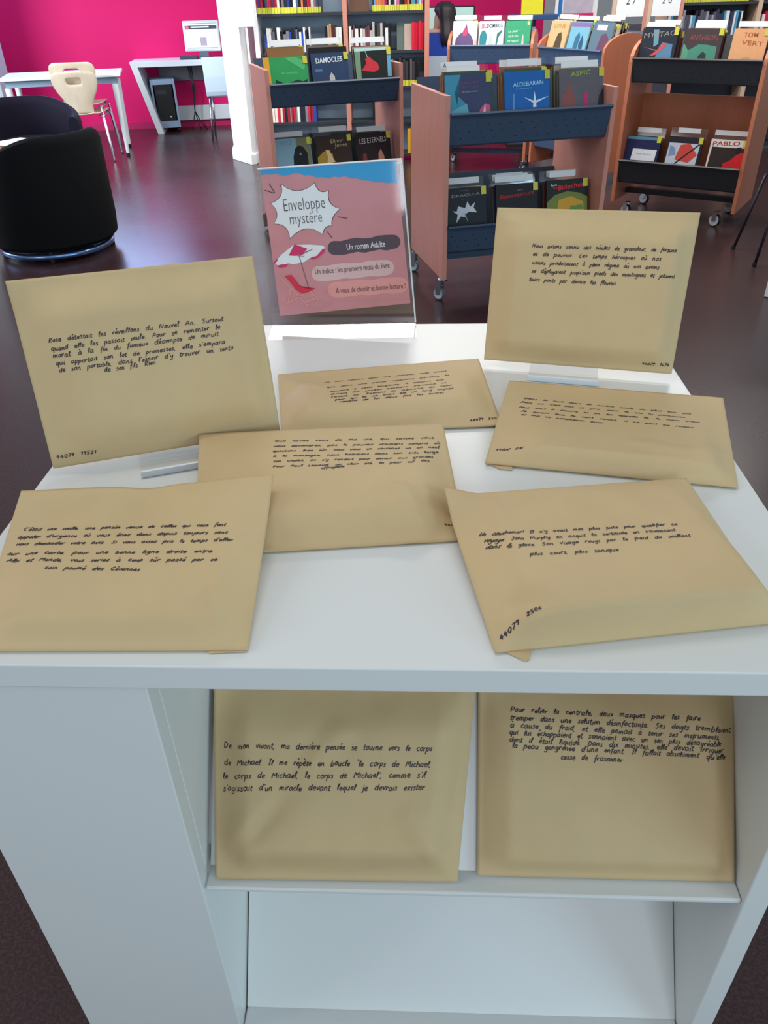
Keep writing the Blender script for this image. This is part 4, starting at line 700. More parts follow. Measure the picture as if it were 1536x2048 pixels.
row(D_, .836, [
 dict(u=.03, W=.21, rgb=(216, 178, 130), short='LONE sand', label='sand coloured LONE comic album with a dark rider on the sideways trolley', sticker=False, art=[T_('LONE', .2, .72, .8, .72, .16, (170, 120, 60)), P_([(.3, 0), (.8, 0), (.76, .3), (.66, .56), (.5, .5), (.44, .3)], (90, 74, 58))]),
 dict(u=.265, W=.21, rgb=(120, 178, 200), short='pale blue', label='pale blue comic album with purple title band on the sideways trolley', sticker=False, art=[P_([(0, .8), (1, .8), (1, .96), (0, .96)], (136, 110, 160)), P_([(.3, 0), (.5, 0), (.6, .4), (.5, .6), (.36, .4)], (60, 110, 140)), P_([(.6, .1), (.9, 0), (.8, .3), (.7, .5)], (50, 90, 120))]),
 dict(u=.505, W=.21, rgb=(96, 120, 136), short='slate', label='slate blue comic album with a plum figure on the sideways trolley', sticker=False, n=7, art=[P_([(.3, 0), (.9, 0), (.9, .4), (.7, .6), (.5, .5)], (110, 70, 96)), P_([(.2, .7), (.7, .7), (.7, .9), (.2, .9)], (206, 204, 208))]),
], 'sideways trolley', .04, palette=[(30, 26, 28), (60, 50, 46), (210, 206, 196), (40, 36, 40)])

# ------------------------------------------------------------------ bookcases
def bookcase(label, x0, x1, y0, depth, levels, top, mids=(), backm=BLUEGREY, upm=BEECH, white_left=False):
    root = thing('bookcase', label, 'bookcase', M.Translation(((x0 + x1) / 2, y0 + depth / 2, 0))); ox, oy = (x0 + x1) / 2, y0 + depth / 2
    for i, x in enumerate([x0, *mids, x1]): MB().box(x - .02 - ox, x + .02 - ox, y0 - oy, y0 + depth - oy, 0, top).build('upright', WHITE if (white_left and i == 0) else upm, root, bevel=.002)
    xs = [x0, *mids, x1]
    for a, b in zip(xs[:-1], xs[1:]):
        MB().box(a + .02 - ox, b - .02 - ox, y0 + depth - .015 - oy, y0 + depth - oy, .05, top - .02).build('back_panel', backm, root)
        for z in levels:
            MB().box(a + .021 - ox, b - .021 - ox, y0 + .004 - oy, y0 + depth - .016 - oy, z - .022, z).build('shelf', GREYMETAL, root, bevel=.001)
PAL = [(30, 28, 32), (40, 40, 46), (224, 222, 216), (200, 196, 190), (150, 34, 48), (206, 40, 66), (70, 76, 96), (40, 60, 130), (120, 110, 110), (90, 40, 80), (210, 120, 70), (80, 140, 170), (60, 50, 50), (26, 26, 30)]
SPOT = {}
def shelf_books(x0, x1, y0, z, words, palette=PAL, label_strip=True, hr=(.19, .24), tr=(.012, .028), lean=0):
    x = x0; k = 0
    while x < x1 and k < 30:
        T = random.uniform(*tr); H = random.uniform(*hr); W = random.uniform(.13, .17); rgb = random.choice(palette)
        if x + T > x1: break
        nm = min(CNAME, key=lambda c_: sum((a - b) ** 2 for a, b in zip(c_[0], rgb)))[1]
        # spine faces the room: book local x runs into the shelf
        m_ = M.Translation((x + T, y0 + random.uniform(.005, .02), z + .0005)) @ M.Rotation(R(90), 4, 'Z')
        plain_book('shelf_book', '%s book, %s from left %s' % (nm, ORD[k], words), W, H, T, rgb, m_, 'books on the shelves', sticker='spine' if label_strip else None)
        x += T + .0015; k += 1
LV = [.06, .345, .625, .905, 1.20]
bookcase('tall wall bookcase with two bays of books behind the trolleys', -1.43, .075, 8.0, .26, LV, 2.1, mids=(-.64,), white_left=True)
shelf_books(-1.405, -.83, 8.0, 1.20, 'on left bay top shelf', hr=(.20, .25))
shelf_books(-.40, .05, 8.0, 1.20, 'on right bay top shelf', hr=(.20, .25), palette=PAL + [(210, 140, 60), (214, 110, 160), (90, 150, 190), (40, 60, 130)])
shelf_books(-1.36, -.98, 8.0, .905, 'on left bay second shelf', label_strip=False, palette=[(226, 224, 218), (30, 30, 36), (40, 44, 60), (40, 70, 160), (110, 110, 116), (216, 214, 210)], hr=(.14, .19))
shelf_books(-.80, -.67, 8.0, .905, 'in the group ending left bay second shelf', label_strip=False, palette=[(120, 120, 124), (226, 224, 218), (80, 50, 44), (190, 150, 120)], hr=(.17, .22))
shelf_books(-.61, -.24, 8.0, .905, 'on right bay second shelf', label_strip=False, palette=[(226, 224, 218), (30, 28, 32), (70, 64, 66), (40, 34, 34), (110, 60, 70), (180, 176, 172)], hr=(.15, .22))
shelf_books(-.06, .05, 8.0, .905, 'in the red group, right bay second shelf', label_strip=False, palette=[(196, 24, 52), (186, 20, 46), (206, 40, 60)], hr=(.19, .22))
shelf_books(-1.405, -.70, 8.0, .625, 'on left bay third shelf', label_strip=False, hr=(.16, .21))
shelf_books(-.60, .05, 8.0, .625, 'on right bay third shelf', hr=(.18, .23), palette=[(30, 28, 32), (60, 56, 60), (226, 224, 218), (90, 90, 96)])
shelf_books(-1.38, -.93, 8.0, .345, 'on left bay fourth shelf', label_strip=False, palette=[(226, 220, 206), (30, 28, 32), (206, 40, 60), (40, 40, 50), (50, 70, 150), (120, 120, 128), (150, 40, 50)], hr=(.15, .2))
shelf_books(-.42, -.16, 8.0, .345, 'on right bay fourth shelf', label_strip=False, palette=[(40, 60, 60), (226, 214, 224), (30, 34, 36), (220, 190, 206)], hr=(.16, .2), tr=(.03, .06))
shelf_books(-.10, .05, 8.0, .06, 'on right bay bottom shelf', label_strip=False, palette=[(222, 164, 50), (206, 150, 44)], hr=(.2, .24), tr=(.03, .05))
# face-out books and bookends in the wall bookcase
plain_book('display_book', 'grey-green book standing face out on the second shelf of the right bay', .15, .21, .02, (84, 98, 92), TR((-.19, 8.02, .906), 0, R(-12)), 'books on the shelves')
plain_book('display_book', 'pale brown face-out book beside the red books on the second shelf', .07, .20, .02, (170, 150, 140), TR((-.125, 8.012, .906), 0, R(-10)), 'books on the shelves')
plain_book('display_book', 'brown face-out book on the top visible shelf of the right bay', .17, .22, .02, (92, 66, 52), TR((-.60, 8.03, 1.201), 0, R(-10)), 'books on the shelves')
be = thing('bookend', 'black metal bookend leaning on the second shelf of the left bay', 'bookend', M.Translation((-.85, 8.06, .906)))
MB().box(-.03, .05, -.04, .06, 0, .002).build('foot', BLACK, be)
MB().prism([(.0, .0), (.02, .0), (.06, .10), (.06, .19), (.02, .19), (.02, .11)], (0, .003, 0)).build('upright_plate', BLACK, be)
be2 = thing('bookend', 'white metal bookend closing the row on the second shelf of the left bay', 'bookend', M.Translation((-.965, 8.04, .906)))
MB().box(-.06, 0, -.03, .08, 0, .0004).build('foot', WHITE, be2); MB().box(0, .006, -.03, .08, 0, .19).build('upright_plate', WHITE, be2)
# narrow notice board on the end of the bookcase
nb_ = thing('notice_panel', 'white notice panel with grey lines fixed beside the pillar', 'sign', M.Translation((-1.49, 7.86, 0)))
MB().box(-.085, .085, 0, .012, 1.115, 1.62).build('board', WPLAST, nb_, bevel=.002)
MB().box(-.008, .008, .012, .026, 0.0, 1.62).build('post', WHITE, nb_)
for i in range(5): MB().box(-.05, .03 - .02 * (i % 2), -.0012, -.0002, 1.20 + .035 * i, 1.206 + .035 * i).build('printed_line', mat('pale_grey_ink', (196, 198, 202), .6), nb_)

bookcase('far bookcase behind the right-hand trolley', 2.17, 3.75, 8.2, .26, LV, 2.1, mids=(2.98,), backm=mat('dark_back_metal', (60, 56, 66), .6, kind='mottle'), upm=mat('pale_beech', (206, 176, 150), .45, kind='wood'))
shelf_books(2.20, 2.95, 8.2, 1.20, 'on far right bookcase upper shelf', palette=[(60, 60, 84), (226, 224, 218), (40, 44, 60), (110, 110, 120)])
shelf_books(2.20, 2.95, 8.2, .905, 'on far right bookcase second shelf', palette=[(226, 228, 232), (60, 60, 84), (40, 44, 60), (80, 160, 200), (150, 150, 160), (90, 86, 100)], label_strip=False, hr=(.19, .24))
shelf_books(3.02, 3.70, 8.2, .905, 'on far right bookcase end bay', palette=[(226, 224, 218), (196, 30, 70), (200, 196, 196), (60, 50, 60)], label_strip=False)
def end_sign(x, label, txt):
    rt = thing('shelf_end_panel', label, 'sign', M.Translation((x, 7.95, 0)))
    MB().box(-.15, -.118, 0, .03, 0, 1.9).build('post', mat('pale_beech', (206, 176, 150)), rt, bevel=.002)
    MB().box(.118, .15, 0, .03, 0, 1.9).build('post', BEECH, rt, bevel=.002)
    MB().box(-.118, .118, .008, .02, .35, 1.06).build('panel', mat('dark_back_metal', (60, 56, 66)), rt)
    sg = MB().box(-.116, .116, -.004, .006, 1.115, 1.45).build('white_card', PAPER, rt)
    mb = MB(); add_text(mb, txt, (-.04, -.005, 1.205), (.04, -.005, 1.205), (0, 0, 1), .05); mb.build('number', INK, sg, recalc=False)
end_sign(1.80, 'shelf end frame with white number card, left one of the pair', '2 7')
end_sign(2.10, 'shelf end frame with white number card, right one beside the far bookcase', '2 0')
# poster board and face-out book between the far trolley and the shelf ends
pb = thing('poster_board', 'pink and grey poster on a white board beyond the sideways trolley', 'poster', M.Translation((1.50, 8.9, 0)))
MB().box(-.20, .20, 0, .02, .3, 1.6).build('board', WHITE, pb); 
MB().box(-.12, .16, -.003, -.0005, 1.12, 1.5).build('print', mat('grey_lilac_print', (196, 186, 204), .6, kind='mottle', scale=14, lo=.7, hi=1.2), pb)
MB().box(-.15, .18, -.002, -.0003, 1.08, 1.12).build('pink_band', mat('poster_magenta', (214, 30, 104)), pb)
MB().box(-.19, -.13, -.003, -.0005, 1.1, 1.5).build('blue_band', cm((50, 120, 190)), pb)
for sx in (-.2, .17): MB().box(sx, sx + .03, -.02, .03, 0, 1.65).build('post', WHITE, pb)
ds = thing('display_stand', 'dark blue display stand beyond the far trolley', 'stand', M.Translation((1.08, 8.75, 0)))
MB().box(-.22, .22, -.12, .14, 1.085, 1.125).build('top', mat('blue_stand', (40, 76, 130), .4, kind='mottle'), ds, bevel=.003); MB().box(-.03, .03, -.03, .03, .02, 1.085).build('post', GREYMETAL, ds); MB().box(-.18, .18, -.12, .14, 0, .02).build('base', GREYMETAL, ds)
plain_book('display_book', 'yellow and blue book standing on the dark blue display stand', .20, .27, .02, (224, 214, 40), TR((.96, 8.68, 1.126), 0, R(-10)), 'books on the shelves')

# ------------------------------------------------------------------ reading corner
def tub_chair(label, loc, face, fabric, h0=.70, h1=.55, rad=.37):
    """horseshoe tub armchair, open towards angle face."""
    root = thing('tub_armchair', label, 'armchair', TR((*loc, 0), face), 'tub armchairs')
    n = 40; vs = []; fs = []; span = R(128); prof_n = 0
    for i in range(n + 1):
        a = math.pi + span * (2 * i / n - 1); k = abs(2 * i / n - 1); h = h1 + (h0 - h1) * (1 - sstep((k - .25) / .75)); th = .085
        ro = rad; pr = [(ro - .035, .075), (ro - .008, .10), (ro, .2), (ro, h - .05), (ro - .012, h - .015), (ro - .035, h), (ro - th + .03, h), (ro - th + .008, h - .02), (ro - th, h - .06), (ro - th, .075)]
        prof_n = len(pr)
        for r_, z in pr: vs.append(V((math.cos(a) * r_, math.sin(a) * r_, z)))
    for i in range(n):
        for j in range(prof_n): a, b = i * prof_n + j, i * prof_n + (j + 1) % prof_n; fs.append((a, a + prof_n, b + prof_n, b))
    fs += [tuple(range(prof_n)), tuple(range(n * prof_n + prof_n - 1, n * prof_n - 1, -1))]
    MB().add(vs, fs).build('shell', fabric, root, smooth='auto')
    MB().lathe([(.27, .24), (.282, .26), (.283, .40), (.27, .425), (.2, .435), (.02, .437)], 32, org=(.015, 0, 0)).build('seat_cushion', fabric, root, smooth='auto')
    MB().lathe([(.26, .08), (.275, .09), (.275, .24), (.26, .245)], 32, org=(.005, 0, 0)).build('seat_base', fabric, root, smooth='auto')
    ringm = MB(); 
    ringm.tube([(math.cos(a) * (rad - .06), math.sin(a) * (rad - .06), .040) for a in [2 * math.pi * k / 32 for k in range(33)]], .020, 8); ringm.build('base_ring', mat('blue_steel', (120, 150, 200), .25, .9, kind='mottle'), root, smooth=True)
    for k in range(4):
        a = R(45 + 90 * k); MB().lathe([(.012, 0), (.016, .004), (.016, .02), (.012, .078)], 12, org=(math.cos(a) * (rad - .06), math.sin(a) * (rad - .06), 0)).build('foot', BLACK, root)
tub_chair('black fabric tub armchair seen from behind on the left, nearest the display', (-2.36, 5.13), R(150), FABRIC, .715, .53, .40)
tub_chair('dark purple tub armchair facing the black one across the low table', (-3.12, 6.75), R(-50), PURPLE, .70, .58, .42)
LTP = at_z(48, 288, .50)
lt = thing('low_table', 'low pink-topped table with magazines between the two armchairs', 'table', M.Translation((LTP.x, LTP.y, 0)))
MB().lathe([(.26, .475), (.28, .48), (.28, .495), (.26, .50)], 32).build('top', mat('pale_pink_laminate', (222, 176, 166), .4, kind='laminate'), lt, smooth='auto')
MB().lathe([(.02, .02), (.02, .475)], 12).build('leg', CHROME, lt); MB().lathe([(.18, 0), (.18, .012), (.03, .022)], 24).build('base', CHROME, lt)
for i, (dx, dy, rz, rgb, lb) in enumerate([(.10, .08, .3, (214, 212, 200), 'open pale magazine lying farthest right on the low table'), (-.08, .02, -.5, (200, 190, 180), 'cream magazine lying in the middle of the low table'), (.02, -.12, 1.1, (196, 170, 160), 'pinkish magazine lying nearest on the low table')]):
    o = MB().mat(0).box(-.105, .105, -.14, .14, 0, .004).mat(1).box(-.1, .1, -.135, .135, .004, .0075).build('magazine', [cm(rgb, .4), PAPER]); o.matrix_world = TR((LTP.x + dx, LTP.y + dy, .5005 + .0085 * i), rz); tag(o, lb, 'magazine', 'magazines on the low table')

# white table and stacked plywood chairs
tx0, tx1, ty0, ty1, tz = -3.98, -2.87, 8.42, 9.12, .735
hw, hd = (tx1 - tx0) / 2, (ty1 - ty0) / 2; TYAW = R(16); NL = V((-2.95, 8.50, 0)) - M.Rotation(TYAW, 3, 'Z') @ V((hw - .065, -hd + .065, 0))
tbl = thing('white_table', 'white work table with tapered legs in front of the pink wall', 'table', TR(NL, TYAW))
MB().box(-hw, hw, -hd, hd, tz - .022, tz).build('tabletop', WPLAST, tbl, bevel=.004)
fr = MB(); fr.box(-hw + .05, hw - .05, -hd + .05, -hd + .08, tz - .08, tz - .0225); fr.box(-hw + .05, hw - .05, hd - .08, hd - .05, tz - .08, tz - .0225); fr.box(-hw + .05, -hw + .08, -hd + .081, hd - .081, tz - .08, tz - .0225); fr.box(hw - .08, hw - .05, -hd + .081, hd - .081, tz - .08, tz - .0225); fr.build('frame_rail', BLUEGREY, tbl)
for sx in (-1, 1):
    for sy in (-1, 1):
        x, y = sx * (hw - .065), sy * (hd - .065)
        lg = MB().lathe([(.016, .03), (.030, .62), (.030, tz - .082)], 16, org=(x, y, 0)).build('leg', WPLAST, tbl, smooth='auto')
        MB().lathe([(.012, 0), (.017, .004), (.017, .031)], 12, org=(x, y, 0)).build('foot', BLACK, lg)
def ply_chair(label, loc, yaw, z=0):
    """four-legged stacking chair with an hourglass plywood shell; backrest towards -y."""
    root = thing('plywood_chair', label, 'chair', TR((*loc, z), yaw), 'stacked plywood chairs')
    # hourglass outline of the backrest (half widths) against height
    prof = [(.43, .115), (.455, .118), (.485, .118), (.52, .125), (.57, .158), (.62, .19), (.68, .212), (.73, .215), (.765, .205), (.785, .17)]
    nx = 12; vs = []; fs = []
    hole = []
    rows = prof
    for (zz, hwid) in rows:
        for i in range(nx + 1):
            f = i / nx * 2 - 1; x = f * hwid; lean_ = -.20 - (zz - .43) * .22 + .025 * f * f; vs.append(V((x, lean_, zz)))
    for j in range(len(rows) - 1):
        for i in range(nx):
            if j == 6 and 4 <= i <= 7: continue           # grip hole
            a = j * (nx + 1) + i; fs.append((a, a + 1, a + nx + 2, a + nx + 1))
    o = MB().add(vs, fs).build('backrest', PLY, root, smooth=True); sm = o.modifiers.new('thick', 'SOLIDIFY'); sm.thickness = .011; ss = o.modifiers.new('sub', 'SUBSURF'); ss.levels = 1; ss.render_levels = 1
    sv = []; sf = []
    seat = [(-.20, .115, .43), (-.19, .14, .42), (-.15, .19, .425), (-.05, .205, .43), (.08, .205, .435), (.17, .2, .43), (.2, .17, .415)]
    for y, hwid, zz in seat:
        for i in range(9): f = i / 4 - 1; sv.append(V((f * hwid, y, zz + .012 * f * f)))
    for j in range(len(seat) - 1):
        for i in range(8): a = j * 9 + i; sf.append((a, a + 1, a + 10, a + 9))
    o = MB().add(sv, sf).build('seat', PLY, root, smooth=True); sm = o.modifiers.new('thick', 'SOLIDIFY'); sm.thickness = .011; ss = o.modifiers.new('sub', 'SUBSURF'); ss.levels = 1; ss.render_levels = 1
    for sx in (-1, 1):
        MB().tube([(sx * .16, -.17, .405), (sx * .19, -.19, .40), (sx * .225, -.235, .02), (sx * .226, -.236, 0)], .010, 8).build('leg', CHROME, root, smooth=True)
        MB().tube([(sx * .16, .15, .405), (sx * .19, .17, .40), (sx * .225, .215, .02), (sx * .226, .216, 0)], .010, 8).build('leg', CHROME, root, smooth=True)
        MB().tube([(sx * .19, -.185, .402), (sx * .19, .165, .402)], .009, 8).build('seat_rail', CHROME, root, smooth=True)
ply_chair('light plywood chair with grip hole, lower of the two stacked at the white table', (-3.25, 8.40), R(8))
ply_chair('light plywood chair, upper of the two stacked at the white table', (-3.272, 8.462), R(8), .072)

# wall desk with slanted end, computer, white chair
dz = .735; DR = TR((-2.6, wally(-2.6) - .50, 0), WA); DN = DR.to_3x3() @ V((0, -1, 0)); DI = DR.inverted()
dk = thing('wall_desk', 'white wall desk with a slanted end panel against the pink wall', 'desk', DR)
dl = (DI @ at_plane(257, 121, DR.translation, DN)).x; db = (DI @ at_plane(316, 264, DR.translation, DN)).x; dd = .485
MB().prism([(dl, dz), (dl + .08, dz - .055), (1.0, dz - .055), (1.0, dz)], (0, dd, 0)).build('top', WPLAST, dk, bevel=.003)
MB().prism([(dl, dz), (dl + .085, dz - .056), (db + .07, 0), (db, 0)], (0, dd - .003, 0)).build('slanted_end', WPLAST, dk, bevel=.003)
MB().box(dl + .25, .93, dd - .03, dd - .012, .50, dz - .057).build('modesty_panel', mat('mid_grey_panel', (120, 124, 128), .5, kind='mottle'), dk)
MB().box(.94, 1.0, .0, dd, 0, dz - .057).build('end_panel', WPLAST, dk)
rc = thing('cable_raceway', 'white plastic cable raceway with sockets along the wall foot', 'raceway', TR((-2.2, wally(-2.2), 0), WA))
MB().box(-.75, .55, -.055, -.016, .08, .235).build('trunking', WPLAST, rc, bevel=.003)
for k, x in enumerate((.10, .17)):
    MB().lathe([(.022, -.062), (.025, -.085), (.015, -.10)], 14, org=(x, .0, .19), axis='y').build('plug', BLACK, rc)
    MB().tube([(x, -.10, .19), (x - .02, -.12, .12), (x - .06, -.12, .03), (x - .12, -.14, .008)], .005, 6).build('plug_lead', BLACK, rc)
cbx = (DI @ at_plane(376, 140, DR @ V((0, .2, 0)), DN)).x
for k, (a, b, lb) in enumerate([(0, -.05, 'black computer cable hanging under the wall desk, left one'), (.02, .06, 'black computer cable hanging under the wall desk, middle one'), (.04, .13, 'black computer cable hanging under the wall desk, right one')]):
    o = MB().tube([(cbx + a, .22, dz - .058), (cbx + a * .5 + .02, .22, .45), (cbx + .01, .23, .2), (cbx + b * .6, .22, .06), (cbx + b, .21, .006)], .006, 6).build('cable', BLACK, None, smooth=True); o.matrix_world = DR; tag(o, lb, 'cable', 'computer cables')
# monitor
mon = thing('computer_monitor', 'white computer monitor showing a web page on the wall desk', 'monitor', TR((-2.445, 10.20, dz + .0005), R(10)))
mw, mh = .20, .30
MB().lathe([(.10, .0), (.10, .012), (.03, .02)], 24).build('base', mat('slate_plastic', (110, 124, 140), .4, kind='mottle'), mon); MB().box(-.05, .05, .005, .035, .018, .12).build('neck', mat('slate_plastic', (110, 124, 140)), mon)
tl = M.Rotation(R(-8), 4, 'X'); tl.translation = V((0, -.02, .07))
sc_ = MB().box(-mw, mw, 0, .04, 0, mh).build('housing', WPLAST, mon, bevel=.012, M_=tl)
MB().box(-mw + .02, mw - .02, -.0025, -.0005, .025, mh - .02).build('screen', mat('lit_screen', (214, 226, 236), .3, kind='emit', strength=.55), sc_)
MB().box(-mw + .025, mw - .025, -.0035, -.003, mh - .085, mh - .05).build('page_header', mat('lit_screen_dark', (70, 76, 88), .3, kind='emit', strength=.4), sc_)
MB().box(-mw + .09, mw - .11, -.0045, -.004, mh - .072, mh - .058).build('search_field', mat('lit_screen', (214, 226, 236)), sc_)
MB().lathe([(.001, -.0055), (.018, -.005), (.018, -.0045)], 16, org=(-mw + .05, 0, mh - .068), axis='y').build('page_logo', mat('lit_screen_rose', (224, 104, 136), .3, kind='emit', strength=.5), sc_)
MB().box(-mw + .025, mw - .025, -.0035, -.003, mh - .033, mh - .027).build('page_bar', mat('lit_screen_grey', (130, 138, 150), .3, kind='emit', strength=.5), sc_)
MB().box(-mw + .03, mw - .03, -.0035, -.003, .03, .036).build('task_bar', mat('lit_screen_grey', (130, 138, 150)), sc_)
MB().box(-.02, .05, -.0035, -.003, .055, .135).build('page_picture', mat('lit_picture', (176, 160, 178), .3, kind='emit', strength=.4), sc_)
kb = MB().box(-.10, .10, -.05, .05, 0, .035).build('desk_phone', mat('slate_plastic_dark', (62, 70, 84), .4, kind='mottle'), None, bevel=.008); kb.matrix_world = TR((-2.60, 10.11, dz + .0005), R(10)); tag(kb, 'dark slate telephone base on the wall desk beside the monitor', 'telephone')
# computer tower in its wheeled holder
ct = thing('computer_trolley', 'pale blue wheeled holder with a black computer tower under the desk', 'computer holder', TR((-2.93, 10.02, 0), R(17)))
HB = mat('pale_blue_metal', (150, 172, 196), .4, kind='mottle', lo=.97, hi=1.03)
for sx in (-1, 1): MB().box(sx * .125 - .012, sx * .125 + .012, -.02, .36, .05, .55).build('side', HB, ct, bevel=.003)
MB().box(-.112, .112, -.018, .36, .05, .12).build('bottom', HB, ct); MB().box(-.112, .112, -.018, .36, .495, .55).build('top', HB, ct, bevel=.003)
MB().box(-.098, .098, -.008, .35, .122, .492).build('computer', BLACK, ct, bevel=.004); MB().box(-.085, .03, -.012, -.009, .40, .44).build('drive_slot', GREYMETAL, ct); MB().lathe([(.002, -.014), (.012, -.012), (.012, -.008)], 12, org=(.04, 0, .16), axis='y').build('power_button', CHROME, ct)
for sx in (-1, 1):
    for y in (.02, .32): MB().lathe([(.006, -.012), (.024, -.012), (.024, .012), (.006, .012)], 14, org=(sx * .11, y, .0245), axis='x').build('caster', BLACK, ct)
# white shell chair by the desk
wc = thing('white_chair', 'white plastic chair with chrome legs between the desk and the pillar', 'chair', TR((-2.10, 9.60, 0), R(8)))
MB().sheet([(-.20, .44), (-.22, .48), (-.25, .62), (-.275, .80)], -.205, .205, .012).build('backrest', mat('pale_blue_white_plastic', (214, 232, 242), .35, kind='laminate'), wc, bevel=.004)
MB().box(-.205, .205, -.19, .20, .425, .44).build('seat', mat('pale_blue_white_plastic', (214, 232, 242)), wc, bevel=.005)
for sx in (-1, 1):
    for sy in (-1, 1): MB().tube([(sx * .18, sy * .17, .424), (sx * .205, sy * .20, 0)], .011, 8).build('leg', CHROME, wc, smooth=True)

# ------------------------------------------------------------------ seated person at a far computer
per = thing('person', 'person with long dark hair in a blue top, seated with back turned', 'person', TR((.20, 8.98, 0), R(-12)))
J = {'pelvis': (0, 0, .53), 'belly': (0, .0, .68), 'chest': (0, .03, .88), 'neck': (0, .05, 1.01), 'shl': (-.17, .03, .95), 'ell': (-.23, .06, .70), 'wrl': (-.15, .30, .74), 'hal': (-.12, .38, .75), 'shr': (.17, .03, .95), 'elr': (.23, .08, .70), 'wrr': (.15, .32, .74), 'har': (.12, .40, .75), 'hil': (-.09, .03, .51), 'knl': (-.12, .42, .50), 'anl': (-.12, .40, .09), 'tol': (-.12, .54, .035), 'hir': (.09, .03, .51), 'knr': (.12, .42, .50), 'anr': (.12, .40, .09), 'tor': (.12, .54, .035), 'head': (.0, .07, 1.085), 'crown': (.025, .09, 1.165)}
RD = {'pelvis': .15, 'belly': .135, 'chest': .15, 'neck': .05, 'shl': .065, 'ell': .045, 'wrl': .030, 'hal': .035, 'shr': .065, 'elr': .045, 'wrr': .030, 'har': .035, 'hil': .085, 'knl': .06, 'anl': .04, 'tol': .035, 'hir': .085, 'knr': .06, 'anr': .04, 'tor': .035, 'head': .075, 'crown': .07}
EDG = [('pelvis', 'belly'), ('belly', 'chest'), ('chest', 'neck'), ('neck', 'head'), ('head', 'crown'), ('chest', 'shl'), ('shl', 'ell'), ('ell', 'wrl'), ('wrl', 'hal'), ('chest', 'shr'), ('shr', 'elr'), ('elr', 'wrr'), ('wrr', 'har'), ('pelvis', 'hil'), ('hil', 'knl'), ('knl', 'anl'), ('anl', 'tol'), ('pelvis', 'hir'), ('hir', 'knr'), ('knr', 'anr'), ('anr', 'tor')]
ks = list(J); me = bpy.data.meshes.new('body'); me.from_pydata([J[k] for k in ks], [(ks.index(a), ks.index(b)) for a, b in EDG], [])
bo = bpy.data.objects.new('body', me); col.objects.link(bo); bo.parent = per
sk = bo.modifiers.new('skin', 'SKIN'); 
for i, k in enumerate(ks): me.skin_vertices[0].data[i].radius = (RD[k], RD[k] * (.8 if k in ('pelvis', 'belly', 'chest') else 1))
me.skin_vertices[0].data[0].use_root = True
ssf = bo.modifiers.new('sub', 'SUBSURF'); ssf.levels = 2; ssf.render_levels = 2
# body material: blue top, dark trousers, skin by height and reach (clothes belong to the body surface)
bm_ = bpy.data.materials.new('body_clothes'); bm_.use_nodes = True; nt = bm_.node_tree; b = nt.nodes['Principled BSDF']; b.inputs['Roughness'].default_value = .75
tc = nt.nodes.new('ShaderNodeTexCoord'); sx_ = nt.nodes.new('ShaderNodeSeparateXYZ'); nt.links.new(tc.outputs['Object'], sx_.inputs[0])
rmp = nt.nodes.new('ShaderNodeValToRGB'); rmp.color_ramp.interpolation = 'CONSTANT'; e_ = rmp.color_ramp.elements; e_[0].position = 0; e_[0].color = (*lin((40, 42, 54)), 1); e_[1].position = .56; e_[1].color = (*lin((34, 74, 176)), 1); e3_ = e_.new(.985); e3_.color = (*lin((214, 170, 148)), 1)
nt.links.new(sx_.outputs[2], rmp.inputs[0]); nt.links.new(rmp.outputs[0], b.inputs['Base Color']); me.materials.append(bm_)
hv = MB(); prof = [(.015, 1.245), (.05, 1.238), (.085, 1.215), (.104, 1.17), (.108, 1.11), (.112, 1.05), (.118, .99), (.112, .93), (.085, .885), (.05, .865)]
hs = []; hf = []; NH = 40
for j, (r_, z) in enumerate(prof):
    for k in range(NH):
        a = 2 * math.pi * k / NH; ca, sa_ = math.cos(a), math.sin(a); rr = r_ * (1 + .035 * math.sin(k * 4 + j * .4) + .06 * noise.noise(V((ca * 2, sa_ * 2, z * 14))))
        if ca < -.2 and z < 1.16: rr *= 1 - .62 * min(1, (-ca - .2) / .5) * sstep((1.16 - z) / .1)     # swept off the left cheek
        if sa_ > .35 and z < 1.18: rr *= .72
        hs.append(V((.048 + rr * ca + max(0, 1.1 - z) * .10, .06 + rr * .95 * sa_ - max(0, 1.06 - z) * .30, z - .02 * math.sin(k * 2.2) * (j > 7))))
for j in range(len(prof) - 1):
    for k in range(NH): hf.append((j * NH + k, j * NH + (k + 1) % NH, (j + 1) * NH + (k + 1) % NH, (j + 1) * NH + k))
hf += [tuple(range(NH)), tuple(range(len(prof) * NH - 1, (len(prof) - 1) * NH - 1, -1))]
hv.add(hs, hf).build('hair', mat('dark_brown_hair', (44, 34, 38), .45, kind='fabric'), per, smooth=True)
oc = thing('office_chair', 'white-backed chair the person sits on', 'chair', TR((.20, 8.98, 0), R(-12)))
MB().box(-.19, .19, -.235, -.215, .58, .80).build('backrest', mat('pale_blue_white_plastic', (214, 232, 242)), oc, bevel=.006); MB().box(-.2, .2, -.2, .22, .365, .40).build('seat', BLACK, oc, bevel=.01)
MB().box(-.02, .02, -.212, -.19, .38, .62).build('back_support', GREYMETAL, oc); MB().lathe([(.025, .05), (.025, .364)], 12).build('post', CHROME, oc)
for k in range(5):
    a = R(72 * k); MB().tube([(0, 0, .07), (.26 * math.cos(a), .26 * math.sin(a), .05), (.27 * math.cos(a), .27 * math.sin(a), .0)], .016, 8).build('foot', BLACK, oc)
pd = thing('computer_desk', 'pale computer desk in front of the seated person', 'desk', M.Translation((.45, 9.75, 0)))
MB().box(-.75, .75, -.33, .33, .70, .73).build('top', WPLAST, pd, bevel=.003)
for sx in (-.72, .69): MB().box(sx, sx + .03, -.3, .3, 0, .699).build('end_panel', WPLAST, pd)
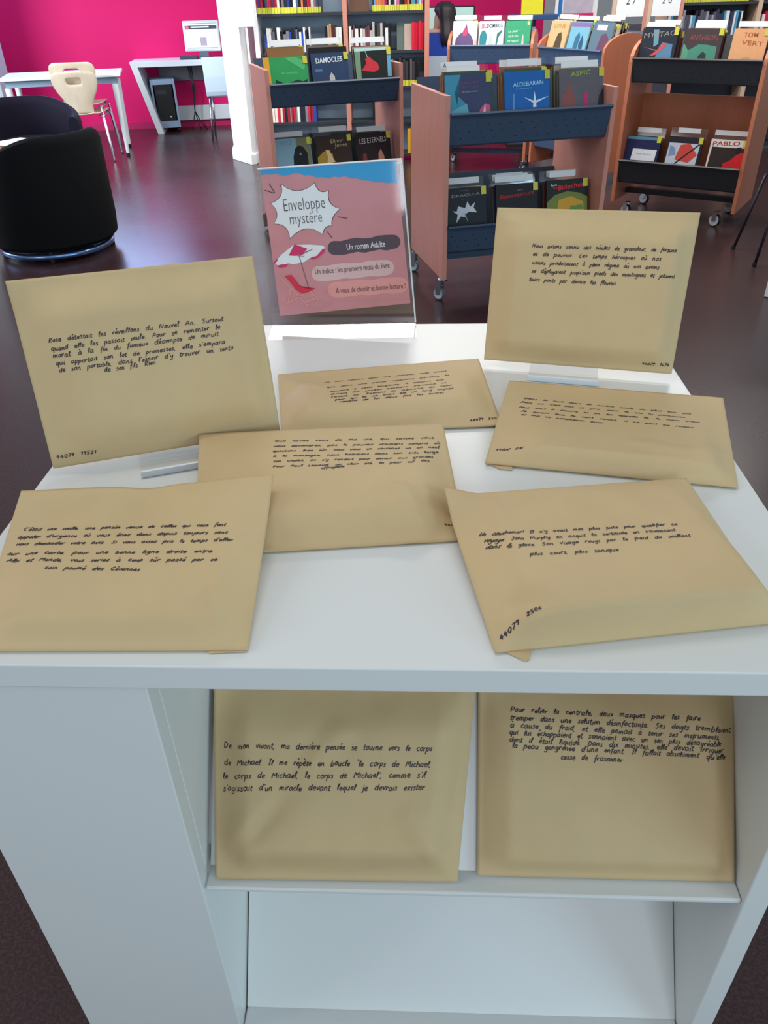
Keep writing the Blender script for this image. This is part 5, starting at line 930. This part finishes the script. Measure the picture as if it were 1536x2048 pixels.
pm2 = thing('computer_monitor', 'wide monitor showing a landscape photo in front of the seated person', 'monitor', TR((.34, 9.72, .7305), 0))
MB().box(-.1, .1, -.08, .08, 0, .012).build('base', BLACK, pm2); MB().box(-.03, .03, 0, .03, .012, .2).build('neck', BLACK, pm2)
MB().box(-.25, .25, -.03, 0, .12, .46).build('housing', BLACK, pm2, bevel=.005)
MB().box(-.235, .235, -.033, -.0305, .135, .445).build('screen', mat('landscape_screen', (176, 206, 196), .3, kind='emit', strength=.5), pm2)
db_ = MB().box(-.16, .16, -.08, .08, 0, .22).build('dark_box', GREYMETAL, None, bevel=.006); db_.matrix_world = TR((.98, 9.75, .7305)); tag(db_, 'dark grey box on the computer desk right of the monitor', 'box')

# ------------------------------------------------------------------ furniture cut by the right edge of the picture
lf = at_z(1508, 533, 0); 
st = thing('dark_stool', 'dark metal stool whose slanted leg shows at the right edge', 'stool', M.Translation((lf.x + .22, lf.y + .18, 0)))
for sx in (-1, 1):
    for sy in (-1, 1):
        lg = MB().tube([(sx * .22, sy * .18, 0), (sx * .15, sy * .12, .44)], .009, 8).build('leg', mat('dark_steel', (40, 40, 50), .4, .3, kind='mottle'), st, smooth=True)
        MB().lathe([(.010, 0), (.013, .003), (.012, .022)], 10, org=(sx * .22, sy * .18, 0)).build('foot', BLACK, lg)
MB().lathe([(.17, .441), (.18, .446), (.18, .462), (.165, .470), (.01, .472)], 24).build('seat', BLACK, st, smooth='auto')
wc_ = at_z(1527, 595, 0)
rt_ = thing('white_cabinet', 'white cabinet whose lower corner shows at the right edge', 'cabinet', TR((wc_.x, wc_.y, 0), R(-30)))
MB().box(0, .50, .019, .45, .03, .80).build('body', LAM, rt_, bevel=.002)
MB().box(.02, .48, .05, .43, 0, .029).build('plinth', LAMEDGE, rt_)
for k in (0, 1):
    dr = MB().box(.001 + .25 * k, .249 + .25 * k, 0, .018, .004, .798).build('door', LAM, rt_, bevel=.002)
    MB().tube([(.225 + .05 * k, -.018, .46), (.225 + .05 * k, -.018, .58)], .005, 8).build('handle', CHROME, dr, smooth=True)
